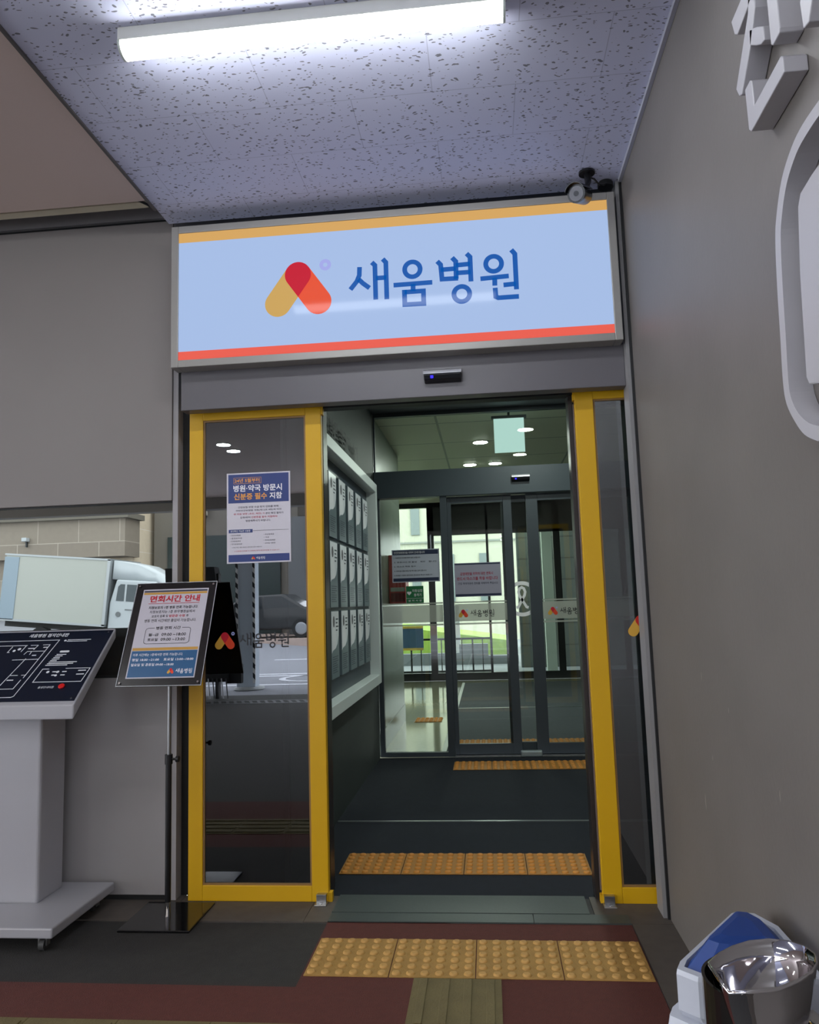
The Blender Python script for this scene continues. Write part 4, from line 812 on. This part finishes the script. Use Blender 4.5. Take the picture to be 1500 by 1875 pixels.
# corner stone building across the street
sb = thing('stone_corner_building', 'stone clad building with heavy ledge across the street, reflected in the window', 'building', (-15, -22, 0))
stone = brickmat('pinkish_stone_cladding', '#8f8578', '#867c70', '#b5ada0', 1.6, 1.3, .012, .7)
MB().box(-26, -26, 0, -13.4, -21, 8).build('upper_wall', brickmat('cream_tile', '#e3d3ba', '#dccbb2', '#f0e8da', 1.7, .9, .012, .7), sb)
MB().box(-26, -21.2, 3.35, -13.2, -20, 4.75).box(-14.9, -21.1, 4.75, -14.2, -20.2, 4.95).build('stone_ledge', stone, sb)
MB().box(-26, -21.2, 4.75, -13.0, -19.8, 4.95).build('ledge_cap', mat('ledge_cap', '#6f6a60', .8), sb)
MB().box(-26, -20.9, 0, -18.6, -20.4, 3.35).box(-17.2, -20.9, 0, -13.3, -20.4, 2.9).build('shop_recess', mat('shop_dark', '#2e332d', .7), sb)
MB().box(-18.4, -21, 0, -17.6, -20.3, 3.35).build('stone_pillar', stone, sb)
gb = thing('grey_side_building', 'dim grey building beside the stone one across the street, reflected in the glass', 'building', (-9, -24, 0))
MB().box(-13.2, -27, 0, -7.3, -22.5, 8).build('wall', mat('grey_render', '#6f6a62', .8, noise=.15, nscale=1), gb)
MB().box(-12.6, -22.52, .3, -8.0, -22.4, 4.2).build('shop_front', mat('dark_shopfront', '#22302e', .4), gb)
def ac(x, y, z, lab):
    t = thing('air_conditioner', lab, 'air conditioner', (x, y, z), 'outdoor air conditioner units')
    MB().box(x-.45, y, z, x+.45, y+.35, z+.65).build('casing', mat('ac_cream', '#c4bcaa', .6), t, bevel=.02)
    MB().ring(Fr((0, y+.36, 0), (-1, 0, 0), (0, 0, 1)), (-x-.1, z+.33), .10, .26, .0, 24).build('fan_grille', mat('ac_grille', '#6b675e', .6), t)
    MB().box(x-.4, y-.02, z-.06, x-.35, y+.4, z).box(x+.35, y-.02, z-.06, x+.4, y+.4, z).build('bracket', DARKF, t)
ac(-11.4, -22.46, 5.0, 'air conditioner unit on the grey building, higher of the reflected pair')
ac(-9.3, -22.38, 4.3, 'air conditioner unit on the grey building, lower of the reflected pair')
ac(-15.6, -20.96, 5.0, 'air conditioner unit above the stone ledge on the cream tiled wall')
t = thing('street_camera', 'small white camera fixed on the stone ledge, reflected in the window', 'camera', (-17.0, -20.0, 4.1))
MB().box(-17.1, -19.98, 4.0, -16.9, -19.75, 4.14).build('camera_body', TW, t, bevel=.02); MB().box(-17.02, -19.99, 3.8, -16.98, -19.9, 4.0).build('bracket', DARKF, t)
# building with glazed bays + raised parking with cars (reflected in the left leaf)
bb = thing('pale_bay_building', 'pale pinkish building with gridded windows reflected in the left door glass', 'building', (-4, -22, 0))
MB().box(-6.4, -26, 4.6, 8, -20.5, 7.2).box(-6.4, -25.8, 7.2, 8, -21.5, 8).build('wall', mat('pinkish_render', '#c9beb4', .8), bb)
MB().box(-6.4, -24.5, .28, 8, -24, 4.6).build('garage_back', mat('garage_dark', '#4a4b4b', .8), bb)
MB().box(-6.4, -20.6, 2.6, -2.5, -20.45, 4.6).build('window_band', mat('band_glass', '#62676a', .2), bb)
wf = MB()
for k in range(9): wf.box(-6.4+.5*k, -20.44, 2.6, -6.4+.5*k+.06, -20.40, 4.6)
wf.box(-6.4, -20.44, 3.5, -2.5, -20.40, 3.58).box(-6.4, -20.44, 4.52, -2.5, -20.40, 4.62).box(-6.4, -20.44, 2.55, -2.5, -20.40, 2.66).build('window_grid', TW, bb)
MB().box(-7.2, -21.2, .3, -6.5, -20.6, 4.6).build('bay_pillar', mat('bay_pillar', '#5d5f61', .7), bb)
struct('raised_parking', MB().box(-9, -24, -.01, 8, -17.4, .28), mat('pink_kerb', '#b9a59a', .8, noise=.1))
def car(x, y, z, m, lab, L=4.4):
    t = thing('car', lab, 'car', (x, y, z), 'cars on the raised parking')
    body = [(-L/2, .28), (-L/2, .72), (-L/2+.25, .88), (-1.25, .95), (-.65, 1.40), (.75, 1.44), (1.45, 1.0), (L/2-.1, .86), (L/2, .6), (L/2, .28)]
    class A:
        def __call__(s, a, b, d=0): return V((x+a, y+d, z+b))
    f = A()
    MB().prism(f, body, -.85, .85).build('car_body', m, t, bevel=.08, seg=3)
    MB().prism(f, [(-1.12, .97), (-.62, 1.33), (.05, 1.36), (.05, .98)], .85, .858).prism(f, [(.11, .98), (.11, 1.36), (.70, 1.36), (1.3, 1.0)], .85, .858).build('side_window', mat('car_glass', '#1a2024', .08), t)
    for a in (-1.35, 1.35):
        for d in (-.8, .66):
            w_ = MB().tube([f(a, .31, d), f(a, .31, d+.22)], .31, 22).build('wheel', MC['tyre'], t)
            MB().tube([f(a, .31, d+.22), f(a, .31, d+.23)], [.2, .16], 18).build('hub', MC['hub_silver'], w_)
    for d in (-.7, .4): MB().box(x+L/2-.12, y+d, z+.6, x+L/2+.01, y+d+.3, z+.75).build('headlamp', mat('headlamp', '#cfd6da', .1), t)
    return t
car(-7.4, -18.6, .28, mat('car_black', '#17191a', .2, coat=.5), 'dark car parked nearest the kerb, reflected in the left door glass')
car(-5.3, -21.4, .28, mat('car_silver', '#9a9da2', .25, .4), 'silver car parked behind the dark one, reflected in the left door glass')
bn = thing('street_banner_stand', 'narrow white printed banner stand at the street, reflected at the door glass edge', 'banner', (-4.6, -15, 0))
MB().box(-4.78, -15.02, .08, -4.42, -15, 1.55).build('banner_sheet', TW, bn)
MB().box(-4.72, -14.995, 1.2, -4.48, -14.992, 1.45).box(-4.70, -14.995, .45, -4.5, -14.992, 1.05).build('printed_blocks', mat('banner_print', '#4a5470', .6), bn)
MB().box(-4.8, -15.1, 0, -4.4, -14.95, .08).box(-4.80, -15.02, .05, -4.785, -15, 1.6).box(-4.415, -15.02, .05, -4.40, -15, 1.6).build('banner_frame', DARKF, bn)
